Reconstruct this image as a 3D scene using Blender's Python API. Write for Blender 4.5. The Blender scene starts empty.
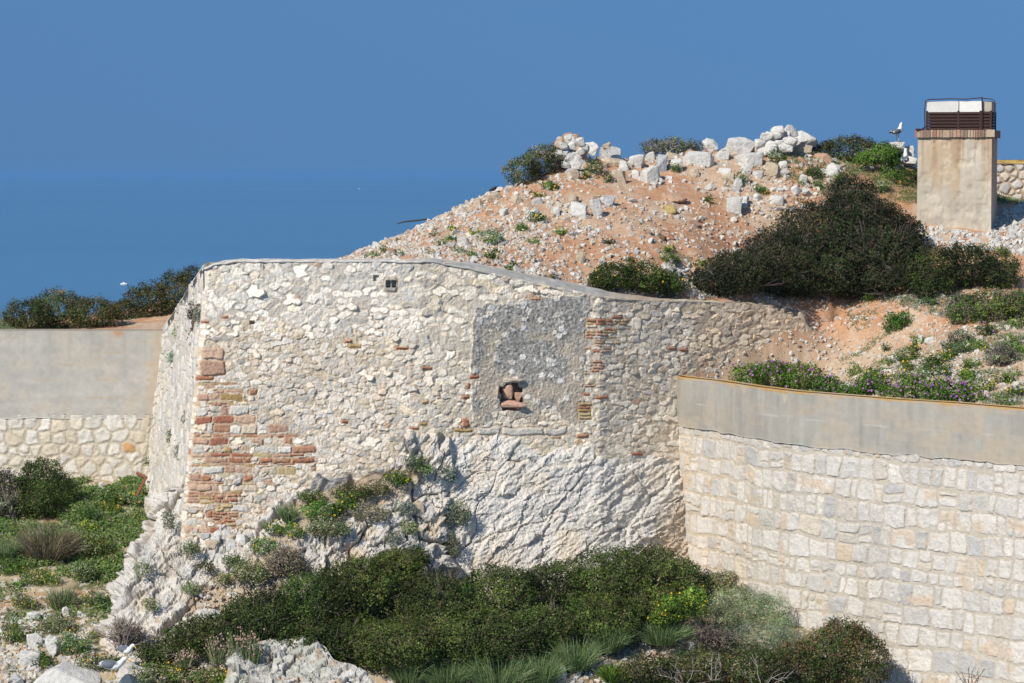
import bpy, bmesh, math, random
import numpy as np
from mathutils import Vector, Matrix

random.seed(7)
RNG = np.random.default_rng(7)
R = math.radians

# ------------------------------------------------------------------ camera, sky, sun, exposure
SC = bpy.context.scene
COL = SC.collection
F, CX, CY, HOR, CZ = 2520.0, 512.0, 341.5, 172.0, 60.0
PITCH = math.atan((CY - HOR) / F)
cam_data = bpy.data.cameras.new('camera')
cam = bpy.data.objects.new('camera', cam_data)
COL.objects.link(cam)
cam_data.sensor_width = 36.0
cam_data.lens = F / 1024.0 * 36.0
cam_data.clip_start = 0.5
cam_data.clip_end = 300000.0
cam.location = (0, 0, CZ)
cam.rotation_euler = (math.pi / 2 - PITCH, 0, 0)
SC.camera = cam

SUN = Vector((-0.49, -0.62, 0.61)).normalized()
world = bpy.data.worlds.new('World')
SC.world = world
world.use_nodes = True
wn, wl = world.node_tree.nodes, world.node_tree.links
bg = wn['Background']
sky = wn.new('ShaderNodeTexSky')
sky.sky_type = 'NISHITA'
sky.sun_disc = False
sky.sun_elevation = math.asin(SUN.z)
sky.sun_rotation = math.atan2(SUN.x, SUN.y)
sky.altitude = 50
sky.air_density = 1.0
sky.dust_density = 0.3
sky.ozone_density = 2.0
tc = wn.new('ShaderNodeTexCoord')
lift = wn.new('ShaderNodeVectorMath'); lift.operation = 'ADD'; lift.inputs[1].default_value = (0, 0, 0.42)
absz = wn.new('ShaderNodeVectorMath'); absz.operation = 'MAXIMUM'; absz.inputs[1].default_value = (-1, -1, 0.0)
nrm = wn.new('ShaderNodeVectorMath'); nrm.operation = 'NORMALIZE'
tint = wn.new('ShaderNodeMix'); tint.data_type = 'RGBA'; tint.blend_type = 'MULTIPLY'
tint.inputs[0].default_value = 1.0
tint.inputs[7].default_value = (0.80, 1.12, 1.28, 1)
wl.new(tc.outputs['Generated'], absz.inputs[0])
wl.new(absz.outputs[0], lift.inputs[0])
wl.new(lift.outputs[0], nrm.inputs[0])
wl.new(nrm.outputs[0], sky.inputs['Vector'])
wl.new(sky.outputs[0], tint.inputs[6])
sepz = wn.new('ShaderNodeSeparateXYZ'); wl.new(tc.outputs['Generated'], sepz.inputs[0])
grad = wn.new('ShaderNodeMapRange'); grad.inputs[1].default_value = 0.0; grad.inputs[2].default_value = 0.075
grad.inputs[3].default_value = 0.93; grad.inputs[4].default_value = 1.10
wl.new(sepz.outputs['Z'], grad.inputs[0])
gsc = wn.new('ShaderNodeVectorMath'); gsc.operation = 'SCALE'
wl.new(tint.outputs[2], gsc.inputs[0]); wl.new(grad.outputs[0], gsc.inputs['Scale'])
wl.new(gsc.outputs[0], bg.inputs['Color'])
bg.inputs['Strength'].default_value = 0.080

sd = bpy.data.lights.new('sun', 'SUN')
sd.energy = 4.0
sd.angle = R(0.5)
sd.color = (1.0, 0.94, 0.84)
sun = bpy.data.objects.new('sun', sd)
COL.objects.link(sun)
sun.rotation_euler = (-SUN).to_track_quat('-Z', 'Y').to_euler()

SC.view_settings.view_transform = 'Standard'
SC.view_settings.look = 'None'
SC.view_settings.exposure = 0.3
SC.view_settings.gamma = 1.0
SC.view_settings.use_curve_mapping = False
SC.render.engine = 'CYCLES'
SC.cycles.max_bounces = 6
SC.cycles.diffuse_bounces = 3
SC.cycles.transparent_max_bounces = 8

# ------------------------------------------------------------------ geometry helpers
CP, SP = math.cos(PITCH), math.sin(PITCH)

def at(px, py, Y):
    px, py, Y = np.broadcast_arrays(np.asarray(px, float), np.asarray(py, float), np.asarray(Y, float))
    a = (px - CX) / F; b = (CY - py) / F
    t = Y / (CP + b * SP)
    return np.stack([a * t, Y, CZ + (-SP + b * CP) * t], -1)

def proj(P):
    x, y, z = P[..., 0], P[..., 1], P[..., 2] - CZ
    d = y * CP - z * SP
    return CX + F * x / d, CY - F * (y * SP + z * CP) / d

def hsh(i, j, k, s):
    n = (i.astype(np.int64) * 374761393 + j.astype(np.int64) * 668265263 + k.astype(np.int64) * 2147483647 + s * 974634533) & 0xFFFFFFFF
    n = ((n ^ (n >> 13)) * 1274126177) & 0xFFFFFFFF
    n = ((n ^ (n >> 16)) * 2246822519) & 0xFFFFFFFF
    return ((n ^ (n >> 15)) & 0xFFFFFF) / float(0xFFFFFF)

def vnoise(x, y, z, s=0):
    x, y, z = np.broadcast_arrays(x, y, z)
    i, j, k = np.floor(x), np.floor(y), np.floor(z)
    u, v, w = x - i, y - j, z - k
    u = u * u * u * (u * (u * 6 - 15) + 10); v = v * v * v * (v * (v * 6 - 15) + 10); w = w * w * w * (w * (w * 6 - 15) + 10)
    r = 0
    for a in (0, 1):
        for b in (0, 1):
            for c in (0, 1):
                r = r + hsh(i + a, j + b, k + c, s) * (u if a else 1 - u) * (v if b else 1 - v) * (w if c else 1 - w)
    return r * 2 - 1

def fbm(x, y, z=0.0, oc=4, s=0, gain=0.5):
    r = 0; a = 1.0; f = 1.0; t = 0
    for o in range(oc):
        r = r + a * vnoise(np.asarray(x) * f + 13.7 * o, np.asarray(y) * f + 7.1 * o, np.asarray(z) * f + 3.3 * o, s + o)
        t += a; a *= gain; f *= 2.07
    return r / t

def ridged(x, y, z=0.0, oc=4, s=0):
    r = 0; a = 1.0; f = 1.0; t = 0
    for o in range(oc):
        r = r + a * (1 - 2 * np.abs(vnoise(np.asarray(x) * f + 5.7 * o, np.asarray(y) * f + 9.1 * o, np.asarray(z) * f, s + o)))
        t += a; a *= 0.5; f *= 2.1
    return r / t

def sstep(a, b, x):
    t = np.clip((x - a) / (b - a), 0, 1)
    return t * t * (3 - 2 * t)

def lerp(a, b, t):
    return a + (b - a) * t

def mixc(C, c2, m):
    return C + (np.asarray(c2) - C) * m[..., None]

def inpoly(x, y, poly):
    x = np.asarray(x, float); y = np.asarray(y, float)
    r = np.zeros(np.broadcast(x, y).shape, bool)
    n = len(poly)
    for i in range(n):
        x1, y1 = poly[i]; x2, y2 = poly[(i + 1) % n]
        c = ((y1 > y) != (y2 > y)) & (x < (x2 - x1) * (y - y1) / (y2 - y1 + 1e-12) + x1)
        r ^= c
    return r

def smooth2(A, n=1):
    for _ in range(n):
        P = np.pad(A, 1, mode='edge')
        A = (P[:-2, 1:-1] + P[2:, 1:-1] + P[1:-1, :-2] + P[1:-1, 2:] + 2 * P[1:-1, 1:-1]) / 6
    return A

# ------------------------------------------------------------------ objects
def tag(o, label=None, cat=None, group=None, kind=None):
    if label: o['label'] = label
    if cat: o['category'] = cat
    if group: o['group'] = group
    if kind: o['kind'] = kind
    return o

def empty(name, loc, label=None, cat=None, group=None):
    o = bpy.data.objects.new(name, None)
    o.empty_display_size = 0.2
    COL.objects.link(o)
    o.location = [float(v) for v in loc]
    return tag(o, label, cat, group)

def make_mesh(name, V, faces, col=None, mat=None, smooth=False):
    V = np.ascontiguousarray(V, dtype=np.float32).reshape(-1, 3)
    if not isinstance(faces, list): faces = [faces]
    faces = [np.asarray(f, dtype=np.int32) for f in faces if len(f)]
    me = bpy.data.meshes.new(name)
    me.vertices.add(len(V))
    me.vertices.foreach_set('co', V.ravel())
    nl = sum(f.size for f in faces); npoly = sum(len(f) for f in faces)
    me.loops.add(nl); me.polygons.add(npoly)
    me.loops.foreach_set('vertex_index', np.concatenate([f.ravel() for f in faces]))
    st = []; c = 0
    for f in faces:
        st.append(c + np.arange(len(f)) * f.shape[1]); c += f.size
    me.polygons.foreach_set('loop_start', np.concatenate(st).astype(np.int32))
    me.polygons.foreach_set('use_smooth', np.full(npoly, smooth, dtype=bool))
    me.update(calc_edges=True)
    if col is not None:
        col = np.asarray(col, np.float32)
        if col.ndim == 1: col = np.tile(col, (len(V), 1))
        col = col.reshape(-1, 3)
        ca = me.color_attributes.new('Col', 'FLOAT_COLOR', 'POINT')
        ca.data.foreach_set('color', np.concatenate([np.clip(col, 0, 1), np.ones((len(V), 1), np.float32)], 1).ravel())
    if mat: me.materials.append(mat)
    return me

def obj(name, V, faces, col=None, mat=None, parent=None, smooth=False, loc=None):
    """links ONE mesh object; V is in world space, the object's origin is loc (or its parent's)"""
    V = np.asarray(V, float).reshape(-1, 3)
    o = bpy.data.objects.new(name, None)
    if parent is not None:
        off = np.array(world_loc(parent))
        if loc is not None: off = np.array(loc, float)
    else:
        off = np.array(loc, float) if loc is not None else np.zeros(3)
    me = make_mesh(name, V - off, faces, col, mat, smooth)
    bpy.data.objects.remove(o)
    o = bpy.data.objects.new(name, me)
    COL.objects.link(o)
    if parent is not None:
        o.parent = parent
        o.location = [float(v) for v in (off - np.array(world_loc(parent)))]
    else:
        o.location = [float(v) for v in off]
    return o

def world_loc(o):
    v = Vector(o.location)
    while o.parent is not None:
        o = o.parent
        v = v + Vector(o.location)
    return v

def grid_faces(n, m, keep=None):
    I = np.arange(n * m).reshape(n, m)
    f = np.stack([I[:-1, :-1], I[1:, :-1], I[1:, 1:], I[:-1, 1:]], -1).reshape(-1, 4)
    if keep is not None:
        k = keep[:-1, :-1] & keep[1:, :-1] & keep[1:, 1:] & keep[:-1, 1:]
        f = f[k.ravel()]
    return f

def slab(name, P, C, mat, back, parent=None, loc=None, smooth=True):
    """a detailed front grid P (n rows downwards, m columns to the right) given real thickness by the vector back"""
    n, m = P.shape[:2]
    V = P.reshape(-1, 3); col = C.reshape(-1, 3)
    I = np.arange(n * m).reshape(n, m)
    ring = np.concatenate([I[0, :], I[1:, -1], I[-1, -2::-1], I[-2:0:-1, 0]])
    B = V[ring] + np.asarray(back, float)
    nb = len(ring); b0 = len(V)
    ids = b0 + np.arange(nb)
    side = np.stack([ring, np.roll(ring, -1), np.roll(ids, -1), ids], -1)
    cen = B.mean(0, keepdims=True)
    cap = np.stack([np.roll(ids, -1), ids, np.full(nb, b0 + nb)][::-1], -1)
    V = np.concatenate([V, B, cen]); col = np.concatenate([col, col[ring], col[ring].mean(0, keepdims=True)])
    return obj(name, V, [grid_faces(n, m), side[:, ::-1], cap], col, mat, parent, smooth, loc)

def tubes(polys, sides=4):
    """polys: list of (points (k,3), radii (k,)) -> V, F"""
    Vs = []; Fs = []; b = 0
    ang = np.arange(sides) * 2 * math.pi / sides
    for pts, rad in polys:
        pts = np.asarray(pts, float); k = len(pts)
        rad = np.broadcast_to(np.asarray(rad, float), (k,))
        d = np.gradient(pts, axis=0)
        d /= np.linalg.norm(d, axis=1, keepdims=True) + 1e-9
        ref = np.array([0, 0, 1.0]) if abs(d[0, 2]) < 0.9 else np.array([1.0, 0, 0])
        u = np.cross(d, ref); u /= np.linalg.norm(u, axis=1, keepdims=True) + 1e-9
        w = np.cross(d, u)
        ring = pts[:, None, :] + rad[:, None, None] * (u[:, None, :] * np.cos(ang)[None, :, None] + w[:, None, :] * np.sin(ang)[None, :, None])
        Vs.append(ring.reshape(-1, 3))
        I = b + np.arange(k * sides).reshape(k, sides)
        J = np.roll(I, -1, 1)
        Fs.append(np.stack([I[:-1], J[:-1], J[1:], I[1:]], -1).reshape(-1, 4))
        b += k * sides
    return np.concatenate(Vs), np.concatenate(Fs)

def boxes(lst):
    """lst: (centre, size, rotz) -> V, F"""
    Vs = []; Fs = []
    base = np.array([[x, y, z] for z in (-.5, .5) for y in (-.5, .5) for x in (-.5, .5)])
    fq = np.array([[0, 2, 3, 1], [4, 5, 7, 6], [0, 1, 5, 4], [2, 6, 7, 3], [0, 4, 6, 2], [1, 3, 7, 5]])
    for k, (c, s, rz) in enumerate(lst):
        v = base * np.asarray(s)
        co, si = math.cos(rz), math.sin(rz)
        v = np.stack([v[:, 0] * co - v[:, 1] * si, v[:, 0] * si + v[:, 1] * co, v[:, 2]], -1)
        Vs.append(v + np.asarray(c)); Fs.append(fq + 8 * k)
    return np.concatenate(Vs), np.concatenate(Fs)

# ------------------------------------------------------------------ materials
def material(name, rough=0.85, spec=0.25, nscale=14.0, namp=0.18, bscale=40.0, bstr=0.25, bdist=0.02, attr=True, color=None, metal=0.0, trans=0.0):
    m = bpy.data.materials.new(name); m.use_nodes = True
    n, l = m.node_tree.nodes, m.node_tree.links
    p = n['Principled BSDF']
    p.inputs['Roughness'].default_value = rough
    p.inputs['Specular IOR Level'].default_value = spec
    p.inputs['Metallic'].default_value = metal
    t = n.new('ShaderNodeTexCoord')
    if attr:
        a = n.new('ShaderNodeAttribute'); a.attribute_name = 'Col'; src = a.outputs['Color']
    else:
        a = n.new('ShaderNodeRGB'); a.outputs[0].default_value = (*color, 1); src = a.outputs[0]
    if namp > 0:
        no = n.new('ShaderNodeTexNoise'); no.inputs['Scale'].default_value = nscale; no.inputs['Detail'].default_value = 5
        no.inputs['Roughness'].default_value = 0.65
        l.new(t.outputs['Object'], no.inputs['Vector'])
        mr = n.new('ShaderNodeMapRange'); mr.inputs[1].default_value = 0.25; mr.inputs[2].default_value = 0.75
        mr.inputs[3].default_value = 1 - namp; mr.inputs[4].default_value = 1 + namp
        l.new(no.outputs['Fac'], mr.inputs[0])
        vm = n.new('ShaderNodeVectorMath'); vm.operation = 'SCALE'
        l.new(src, vm.inputs[0]); l.new(mr.outputs[0], vm.inputs['Scale'])
        src = vm.outputs[0]
    l.new(src, p.inputs['Base Color'])
    if bstr > 0:
        nb = n.new('ShaderNodeTexNoise'); nb.inputs['Scale'].default_value = bscale; nb.inputs['Detail'].default_value = 6
        nb.inputs['Roughness'].default_value = 0.7
        l.new(t.outputs['Object'], nb.inputs['Vector'])
        bp = n.new('ShaderNodeBump'); bp.inputs['Strength'].default_value = bstr; bp.inputs['Distance'].default_value = bdist
        l.new(nb.outputs['Fac'], bp.inputs['Height'])
        l.new(bp.outputs[0], p.inputs['Normal'])
    if trans > 0:
        tr = n.new('ShaderNodeBsdfTranslucent'); l.new(src, tr.inputs['Color'])
        mx = n.new('ShaderNodeMixShader'); mx.inputs[0].default_value = trans
        l.new(p.outputs[0], mx.inputs[1]); l.new(tr.outputs[0], mx.inputs[2])
        l.new(mx.outputs[0], n['Material Output'].inputs['Surface'])
    return m

M_WALL = material('masonry', nscale=14, namp=0.16, bscale=22, bstr=0.8, bdist=0.04)
M_ROCK = material('limestone', nscale=9, namp=0.15, bscale=11, bstr=0.9, bdist=0.07)
M_SOIL = material('soil', rough=0.95, spec=0.1, nscale=10, namp=0.2, bscale=22, bstr=0.6, bdist=0.04)
M_CONC = material('concrete', rough=0.9, nscale=7, namp=0.10, bscale=50, bstr=0.3, bdist=0.01)
M_LEAF = material('leaf', rough=0.6, spec=0.2, nscale=3, namp=0.2, bstr=0, trans=0.18)
M_TWIG = material('twig', rough=0.9, spec=0.1, nscale=30, namp=0.15, bstr=0)
M_PETAL = material('petal', rough=0.7, spec=0.1, namp=0, bstr=0, trans=0.2)
M_RUST = material('rusted_iron', rough=0.85, spec=0.3, nscale=25, namp=0.35, bscale=60, bstr=0.4, bdist=0.005)
M_FEATHER = material('feather', rough=0.75, spec=0.15, nscale=40, namp=0.05, bstr=0)
M_PAINT = material('boat_paint', rough=0.4, spec=0.4, namp=0.03, bstr=0)

# ------------------------------------------------------------------ terrain
class HF:
    """height field through control points, given as (px, py, Y) or as world points"""
    walled = False
    def __init__(s, pts, xyz, x0, x1, y0, y1, dx, dy, rough):
        P = [at(*p) for p in pts] + [np.array(q, float) for q in xyz]
        P = np.array(P)
        n = len(P)
        d = np.hypot(P[:, None, 0] - P[None, :, 0], P[:, None, 1] - P[None, :, 1])
        A = np.zeros((n + 3, n + 3))
        A[:n, :n] = d - np.eye(n) * 0.03
        A[:n, n] = 1; A[:n, n + 1:] = P[:, :2]; A[n, :n] = 1; A[n + 1:, :n] = P[:, :2].T
        w = np.linalg.solve(A, np.concatenate([P[:, 2], np.zeros(3)]))
        s.x = np.arange(x0, x1 + dx / 2, dx); s.y = np.arange(y0, y1 + dy / 2, dy)
        X, Y = np.meshgrid(s.x, s.y)
        Z = w[n] + w[n + 1] * X + w[n + 2] * Y
        for i in range(n):
            Z += w[i] * np.hypot(X - P[i, 0], Y - P[i, 1])
        s.X, s.Y, s.Z = X, Y, Z + rough(X, Y)
        s.x0, s.y0, s.dx, s.dy = x0, y0, dx, dy
    def z(s, x, y):
        u = np.clip((np.asarray(x) - s.x0) / s.dx, 0, len(s.x) - 1.001); v = np.clip((np.asarray(y) - s.y0) / s.dy, 0, len(s.y) - 1.001)
        i = u.astype(int); j = v.astype(int); u = u - i; v = v - j
        Z = s.Z
        return Z[j, i] * (1 - u) * (1 - v) + Z[j, i + 1] * u * (1 - v) + Z[j + 1, i] * (1 - u) * v + Z[j + 1, i + 1] * u * v
    def hit(s, px, py, walled=True):
        Ys = np.arange(s.y0 + 0.05, s.y[-1] - 0.1, 0.04)
        P = at(px, py, Ys)
        below = P[:, 2] <= s.z(P[:, 0], P[:, 1])
        if s.walled: below &= P[:, 1] > wall_line(P[:, 0]) + .5
        k = int(np.argmax(below)) if below.any() else int(np.argmin(np.abs(P[:, 2] - s.z(P[:, 0], P[:, 1]))))
        q = P[k].copy(); q[2] = s.z(q[0], q[1])
        return q
    def P(s):
        return np.stack([s.X, s.Y, s.Z], -1)

RW_PX = np.array([676, 683, 720, 760, 800, 850, 900, 950, 1024, 1110])
RW_Y = np.array([62.3, 61.7, 60.5, 58.8, 57.5, 56.5, 55.5, 54.8, 53.4, 52.0])
RW_X = (RW_PX - CX) / F * RW_Y
FW_PX = np.array([205, 420, 600, 690, 760, 850]); FW_Y = np.array([58, 59, 60.6, 62.6, 64.2, 66.2])
FW_X = (FW_PX - CX) / F * FW_Y

def wall_line(x):
    xs = np.concatenate([[-30, -9.6, -9.36], FW_X[:4] - [0.3, 0, 0, 0], RW_X[2:]])
    ys = np.concatenate([[67.3, 67.2, 66.7], FW_Y[:4], RW_Y[2:]])
    xs = np.concatenate([xs, [30]]); ys = np.concatenate([ys, [46]])
    return np.interp(x, xs, ys)

hill_pts = [
 # inside the bastion, just under its coping
 (225, 288, 59.3), (300, 276, 59.8), (400, 274, 60.2), (235, 300, 62), (300, 275, 63), (360, 262, 63),
 (185, 356, 64.8), (175, 360, 66.6), (203, 345, 61.5), (208, 320, 59.6),
 # slope of rubble
 (345, 257, 64.5), (400, 238, 66.2), (450, 215, 67.2), (500, 192, 68.2), (530, 181, 69), (560, 172, 69.5),
 (450, 257, 61.2), (500, 266, 61.3), (560, 277, 61.9), (600, 288, 62.3), (650, 297.5, 62.6), (700, 299, 63.3), (700, 293, 64.6),
 (480, 235, 64.4), (560, 240, 64), (600, 215, 66.2), (650, 235, 65), (700, 255, 65), (700, 205, 68.2), (760, 272, 66.6), (760, 200, 69.3), (640, 195, 68),
 (585, 160, 70.2), (580, 175, 69.5), (612, 161, 70.6), (640, 162, 70.9), (640, 180, 69.6), (700, 158, 71.8), (700, 177, 70.2), (760, 150, 72.8), (760, 168, 71.3), (800, 152, 73.2), (830, 158, 73.6), (870, 164, 73.8), (910, 166, 74),
 (900, 196, 71), (850, 230, 68.4), (930, 244, 67.8), (960, 245, 67.8), (1000, 248, 67.4), (1000, 225, 70), (1024, 204, 73.4), (960, 200, 72), (1100, 200, 74),
 (1010, 202, 75.6), (1024, 203, 76.0), (1100, 203, 76.2), (1060, 196, 78),
 # terrace behind the parapet
 (730, 301.5, 64.05), (770, 305, 64.9), (800, 315, 65.55), (822, 333, 66.0), (842, 350, 66.4), (770, 298, 66.0), (800, 299, 66.6), (830, 303, 66.6),
 (690, 396, 62.0), (700, 397, 61.4), (712, 393, 62.6), (725, 391, 62.9), (730, 395, 62.2), (740, 392, 63.0), (770, 385, 63.6), (808, 382, 63.9), (836, 374, 64.0), (842, 308, 66.0), (855, 306, 66.1), (848, 340, 65.4), (852, 352, 64.9),
 (760, 392, 59.7), (800, 396, 58.4), (850, 400, 57.4), (900, 404, 56.4), (950, 407, 55.7), (1024, 413, 54.4), (1110, 417, 53.1),
 (866, 322, 65.7), (862, 299, 66.7), (900, 300, 65.1), (960, 297, 65), (1024, 288, 65.4), (880, 370, 60.4), (960, 365, 59.6), (1024, 355, 59.8), (960, 330, 62.3), (1024, 312, 63.4), (1110, 330, 62),
 # left terrace behind the concrete parapet
 (-60, 334, 67.6), (0, 334, 67.6), (80, 334, 67.6), (150, 334, 67.5), (0, 326, 70.5), (80, 324, 70.5), (150, 321, 70), (0, 322, 73), (100, 318, 73.5), (170, 300, 72),
]
hill_xyz = [(x, y, CZ + z) for x, y, z in [
 (-20, 82, -9), (-12, 82, -8), (-6, 76, -5.5), (-4, 74, -3.9), (-2, 76, -2.6), (0, 78, -2.0), (3, 79, -1.2), (6, 80, -0.8), (10, 82, -0.8), (16, 84, -0.6),
 (-20, 95, -20), (-8, 95, -16), (0, 95, -10), (8, 97, -7), (16, 98, -6), (-20, 108, -36), (-8, 108, -30), (0, 110, -24), (10, 110, -20), (18, 110, -18),
 (-18, 66, -4.4), (-22, 74, -5)]]
HILL = HF(hill_pts, hill_xyz, -22, 19, 52.0, 110, 0.055, 0.075,
          lambda X, Y: (fbm(X * 0.8, Y * 0.8, 0, 3, 11) * 0.10 + fbm(X * 4, Y * 4, 0, 3, 21) * 0.035) * np.clip((112 - Y) / 30, .2, 1))

HILL.walled = True
low_pts = [
 (-60, 492, 66.2), (0, 490, 66), (70, 487, 66.3), (140, 482, 66.6), (165, 480, 67), (0, 525, 63.4), (70, 520, 63.8), (0, 560, 61), (80, 560, 61.3), (130, 542, 62.5),
 (0, 600, 58.6), (60, 600, 58.5), (0, 640, 56.2), (60, 640, 56), (100, 645, 55.3), (0, 683, 54), (110, 683, 53.6), (0, 740, 51.8), (150, 740, 51.6),
 (160, 640, 56), (200, 640, 56), (260, 610, 57.3), (330, 600, 57.6), (400, 590, 57.9), (200, 668, 54.0), (300, 655, 54.6), (250, 683, 53.4),
 (440, 595, 57.6), (560, 585, 58.8), (640, 580, 59.6), (690, 577, 60.2), (750, 592, 58.9), (800, 628, 57.2), (850, 660, 56.2), (890, 692, 55.2), (960, 742, 54.2), (1060, 800, 53),
 (400, 683, 53.6), (500, 683, 53.6), (600, 683, 53.8), (560, 650, 54.9), (640, 640, 55.6), (650, 662, 54.7), (700, 683, 54.0), (720, 630, 56.2), (800, 700, 53.8),
 (400, 640, 55.2), (500, 640, 55.3), (400, 760, 51.2), (700, 760, 51.4), (900, 800, 51.6)]
low_xyz = [(x, y, CZ + z) for x, y, z in [(-20, 40, -19), (0, 40, -18.5), (20, 40, -19), (-20, 68, -8.4), (-11, 70, -8), (-5, 70, -8.5), (5, 70, -8.8), (16, 66, -10), (20, 56, -11.5), (-20, 30, -28), (0, 30, -28), (20, 30, -28), (-24, 60, -10)]]
LOW = HF(low_pts, low_xyz, -22, 18, 30, 69, 0.05, 0.07,
         lambda X, Y: fbm(X * 0.9, Y * 0.9, 0, 3, 31) * 0.10 + fbm(X * 4.5, Y * 4.5, 0, 3, 41) * 0.04)

# --- upper hillside colours: orange earth, pale gravel, tan terrace
P = HILL.P(); X, Y = P[..., 0], P[..., 1]
px, py = proj(P)
n1 = fbm(X * 0.7, Y * 0.7, 0, 4, 3); n2 = fbm(X * 3, Y * 3, 0, 3, 5); n3 = fbm(X * 9, Y * 9, 0, 2, 6)
C = np.ones(P.shape) * np.array([0.48, 0.27, 0.155])
C = mixc(C, (0.51, 0.36, 0.245), sstep(-0.1, 0.5, n1 + 0.5 * n2))
C = mixc(C, (0.47, 0.245, 0.135), sstep(0.05, 0.5, n2 - n1))
terr = sstep(320, 360, py) * (px > 700)
C = mixc(C, (0.50, 0.37, 0.25), terr * 0.8)
C = mixc(C, (0.56, 0.48, 0.39), sstep(0.15, 0.4, n3) * 0.35)
grassy = sstep(-0.1, 0.25, n2 + 0.5 * n1) * ((py < 200) & (px > 830)) * 0.8
C = mixc(C, (0.12, 0.13, 0.05), grassy)
keep = Y > wall_line(X) + 0.42
ground_hill = obj('hillside', P, grid_faces(*X.shape, keep=keep), C, M_SOIL, smooth=True)
tag(ground_hill, 'orange rubbly hillside rising behind the old walls', 'hillside', kind='structure')

P = LOW.P(); X, Y = P[..., 0], P[..., 1]
n1 = fbm(X * 0.7, Y * 0.7, 0, 4, 53); n2 = fbm(X * 3, Y * 3, 0, 3, 55); n3 = fbm(X * 8, Y * 8, 0, 2, 56)
C = np.ones(P.shape) * np.array([0.46, 0.36, 0.24])
C = mixc(C, (0.14, 0.13, 0.06), sstep(-0.2, 0.4, n1 + 0.6 * n2))
C = mixc(C, (0.46, 0.27, 0.15), sstep(0.2, 0.6, n2 - n1))
C = mixc(C, (0.58, 0.54, 0.47), sstep(0.12, 0.3, n3) * 0.8)
ground_low = obj('ground', P, grid_faces(*X.shape), C, M_SOIL, smooth=True)
tag(ground_low, 'stony grassy slope below the fortress walls', 'ground', kind='structure')

# --- sea
m = bpy.data.materials.new('sea_water'); m.use_nodes = True
n, l = m.node_tree.nodes, m.node_tree.links
p = n['Principled BSDF']
p.inputs['Base Color'].default_value = (0.078, 0.208, 0.358, 1)
p.inputs['Roughness'].default_value = 0.35
p.inputs['Specular IOR Level'].default_value = 0.35
t = n.new('ShaderNodeTexCoord'); mp = n.new('ShaderNodeMapping'); mp.inputs['Scale'].default_value = (0.0006, 0.00025, 1)
no = n.new('ShaderNodeTexNoise'); no.inputs['Scale'].default_value = 1.0; no.inputs['Detail'].default_value = 4
l.new(t.outputs['Object'], mp.inputs[0]); l.new(mp.outputs[0], no.inputs['Vector'])
mr = n.new('ShaderNodeMapRange'); mr.inputs[3].default_value = 0.30; mr.inputs[4].default_value = 0.42
l.new(no.outputs['Fac'], mr.inputs[0]); l.new(mr.outputs[0], p.inputs['Roughness'])
mp2 = n.new('ShaderNodeMapping'); mp2.inputs['Scale'].default_value = (0.00004, 0.0011, 1)
no2 = n.new('ShaderNodeTexNoise'); no2.inputs['Scale'].default_value = 1.0; no2.inputs['Detail'].default_value = 3
mr2 = n.new('ShaderNodeMapRange'); mr2.inputs[1].default_value = .3; mr2.inputs[2].default_value = .7; mr2.inputs[3].default_value = .90; mr2.inputs[4].default_value = 1.08
vs2 = n.new('ShaderNodeVectorMath'); vs2.operation = 'SCALE'; vs2.inputs[0].default_value = p.inputs['Base Color'].default_value[:3]
l.new(t.outputs['Object'], mp2.inputs[0]); l.new(mp2.outputs[0], no2.inputs['Vector']); l.new(no2.outputs['Fac'], mr2.inputs[0]); l.new(mr2.outputs[0], vs2.inputs['Scale']); l.new(vs2.outputs[0], p.inputs['Base Color'])
M_SEA = m
S = 120000.0
sea = obj('sea', [(-S, -2000, 0), (S, -2000, 0), (S, S, 0), (-S, S, 0)], np.array([[0, 1, 2, 3]]), None, M_SEA)
tag(sea, 'calm blue sea fading into haze', 'sea', kind='structure')

# --- the sea air: one box of thin even haze round the whole scene
hz = [(-130000, 130000), (-5000, 125000), (-1, CZ + 8)]
V_ = np.array([[x, y, z] for z in hz[2] for y in hz[1] for x in hz[0]], float)
hm = bpy.data.materials.new('sea_haze'); hm.use_nodes = True
hn = hm.node_tree.nodes
hn.remove(hn['Principled BSDF'])
pv = hn.new('ShaderNodeVolumePrincipled')
pv.inputs['Color'].default_value = (0.20, 0.475, 0.885, 1)
pv.inputs['Density'].default_value = 6e-5
pv.inputs['Anisotropy'].default_value = 0.0
hm.node_tree.links.new(pv.outputs[0], hn['Material Output'].inputs['Volume'])
haze = obj('haze', V_, np.array([[0, 2, 3, 1], [4, 5, 7, 6], [0, 1, 5, 4], [2, 6, 7, 3], [0, 4, 6, 2], [1, 3, 7, 5]]), None, hm)
tag(haze, 'thin blue haze over the sea', 'haze', None, 'stuff')

# ------------------------------------------------------------------ masonry
def darts(u0, u1, v0, v1, rfun, tries, asp=1.3, seed=1, gap=0.92):
    rg = np.random.default_rng(seed)
    S = np.zeros((0, 3)); out = []
    cand = np.stack([rg.uniform(u0, u1, tries), rg.uniform(v0, v1, tries)], -1)
    rr = rfun(cand[:, 0], cand[:, 1], rg.random(tries))
    order = np.argsort(-rr + rg.random(tries) * 2.0 * 0)
    buf = np.zeros((tries, 3)); k = 0
    cell = float(rr.max()) * 2.0
    gridd = {}
    for i in order:
        x, y, r = cand[i, 0], cand[i, 1], rr[i]
        gx, gy = int(x // cell), int(y * asp // cell)
        ok = True
        for a in (-1, 0, 1):
            for b in (-1, 0, 1):
                for (qx, qy, qr) in gridd.get((gx + a, gy + b), ()):
                    if (qx - x) ** 2 + ((qy - y) * asp) ** 2 < ((qr + r) * gap) ** 2:
                        ok = False; break
                if not ok: break
            if not ok: break
        if ok:
            gridd.setdefault((gx, gy), []).append((x, y, r)); out.append((x, y, r))
    return np.array(out)

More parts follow.
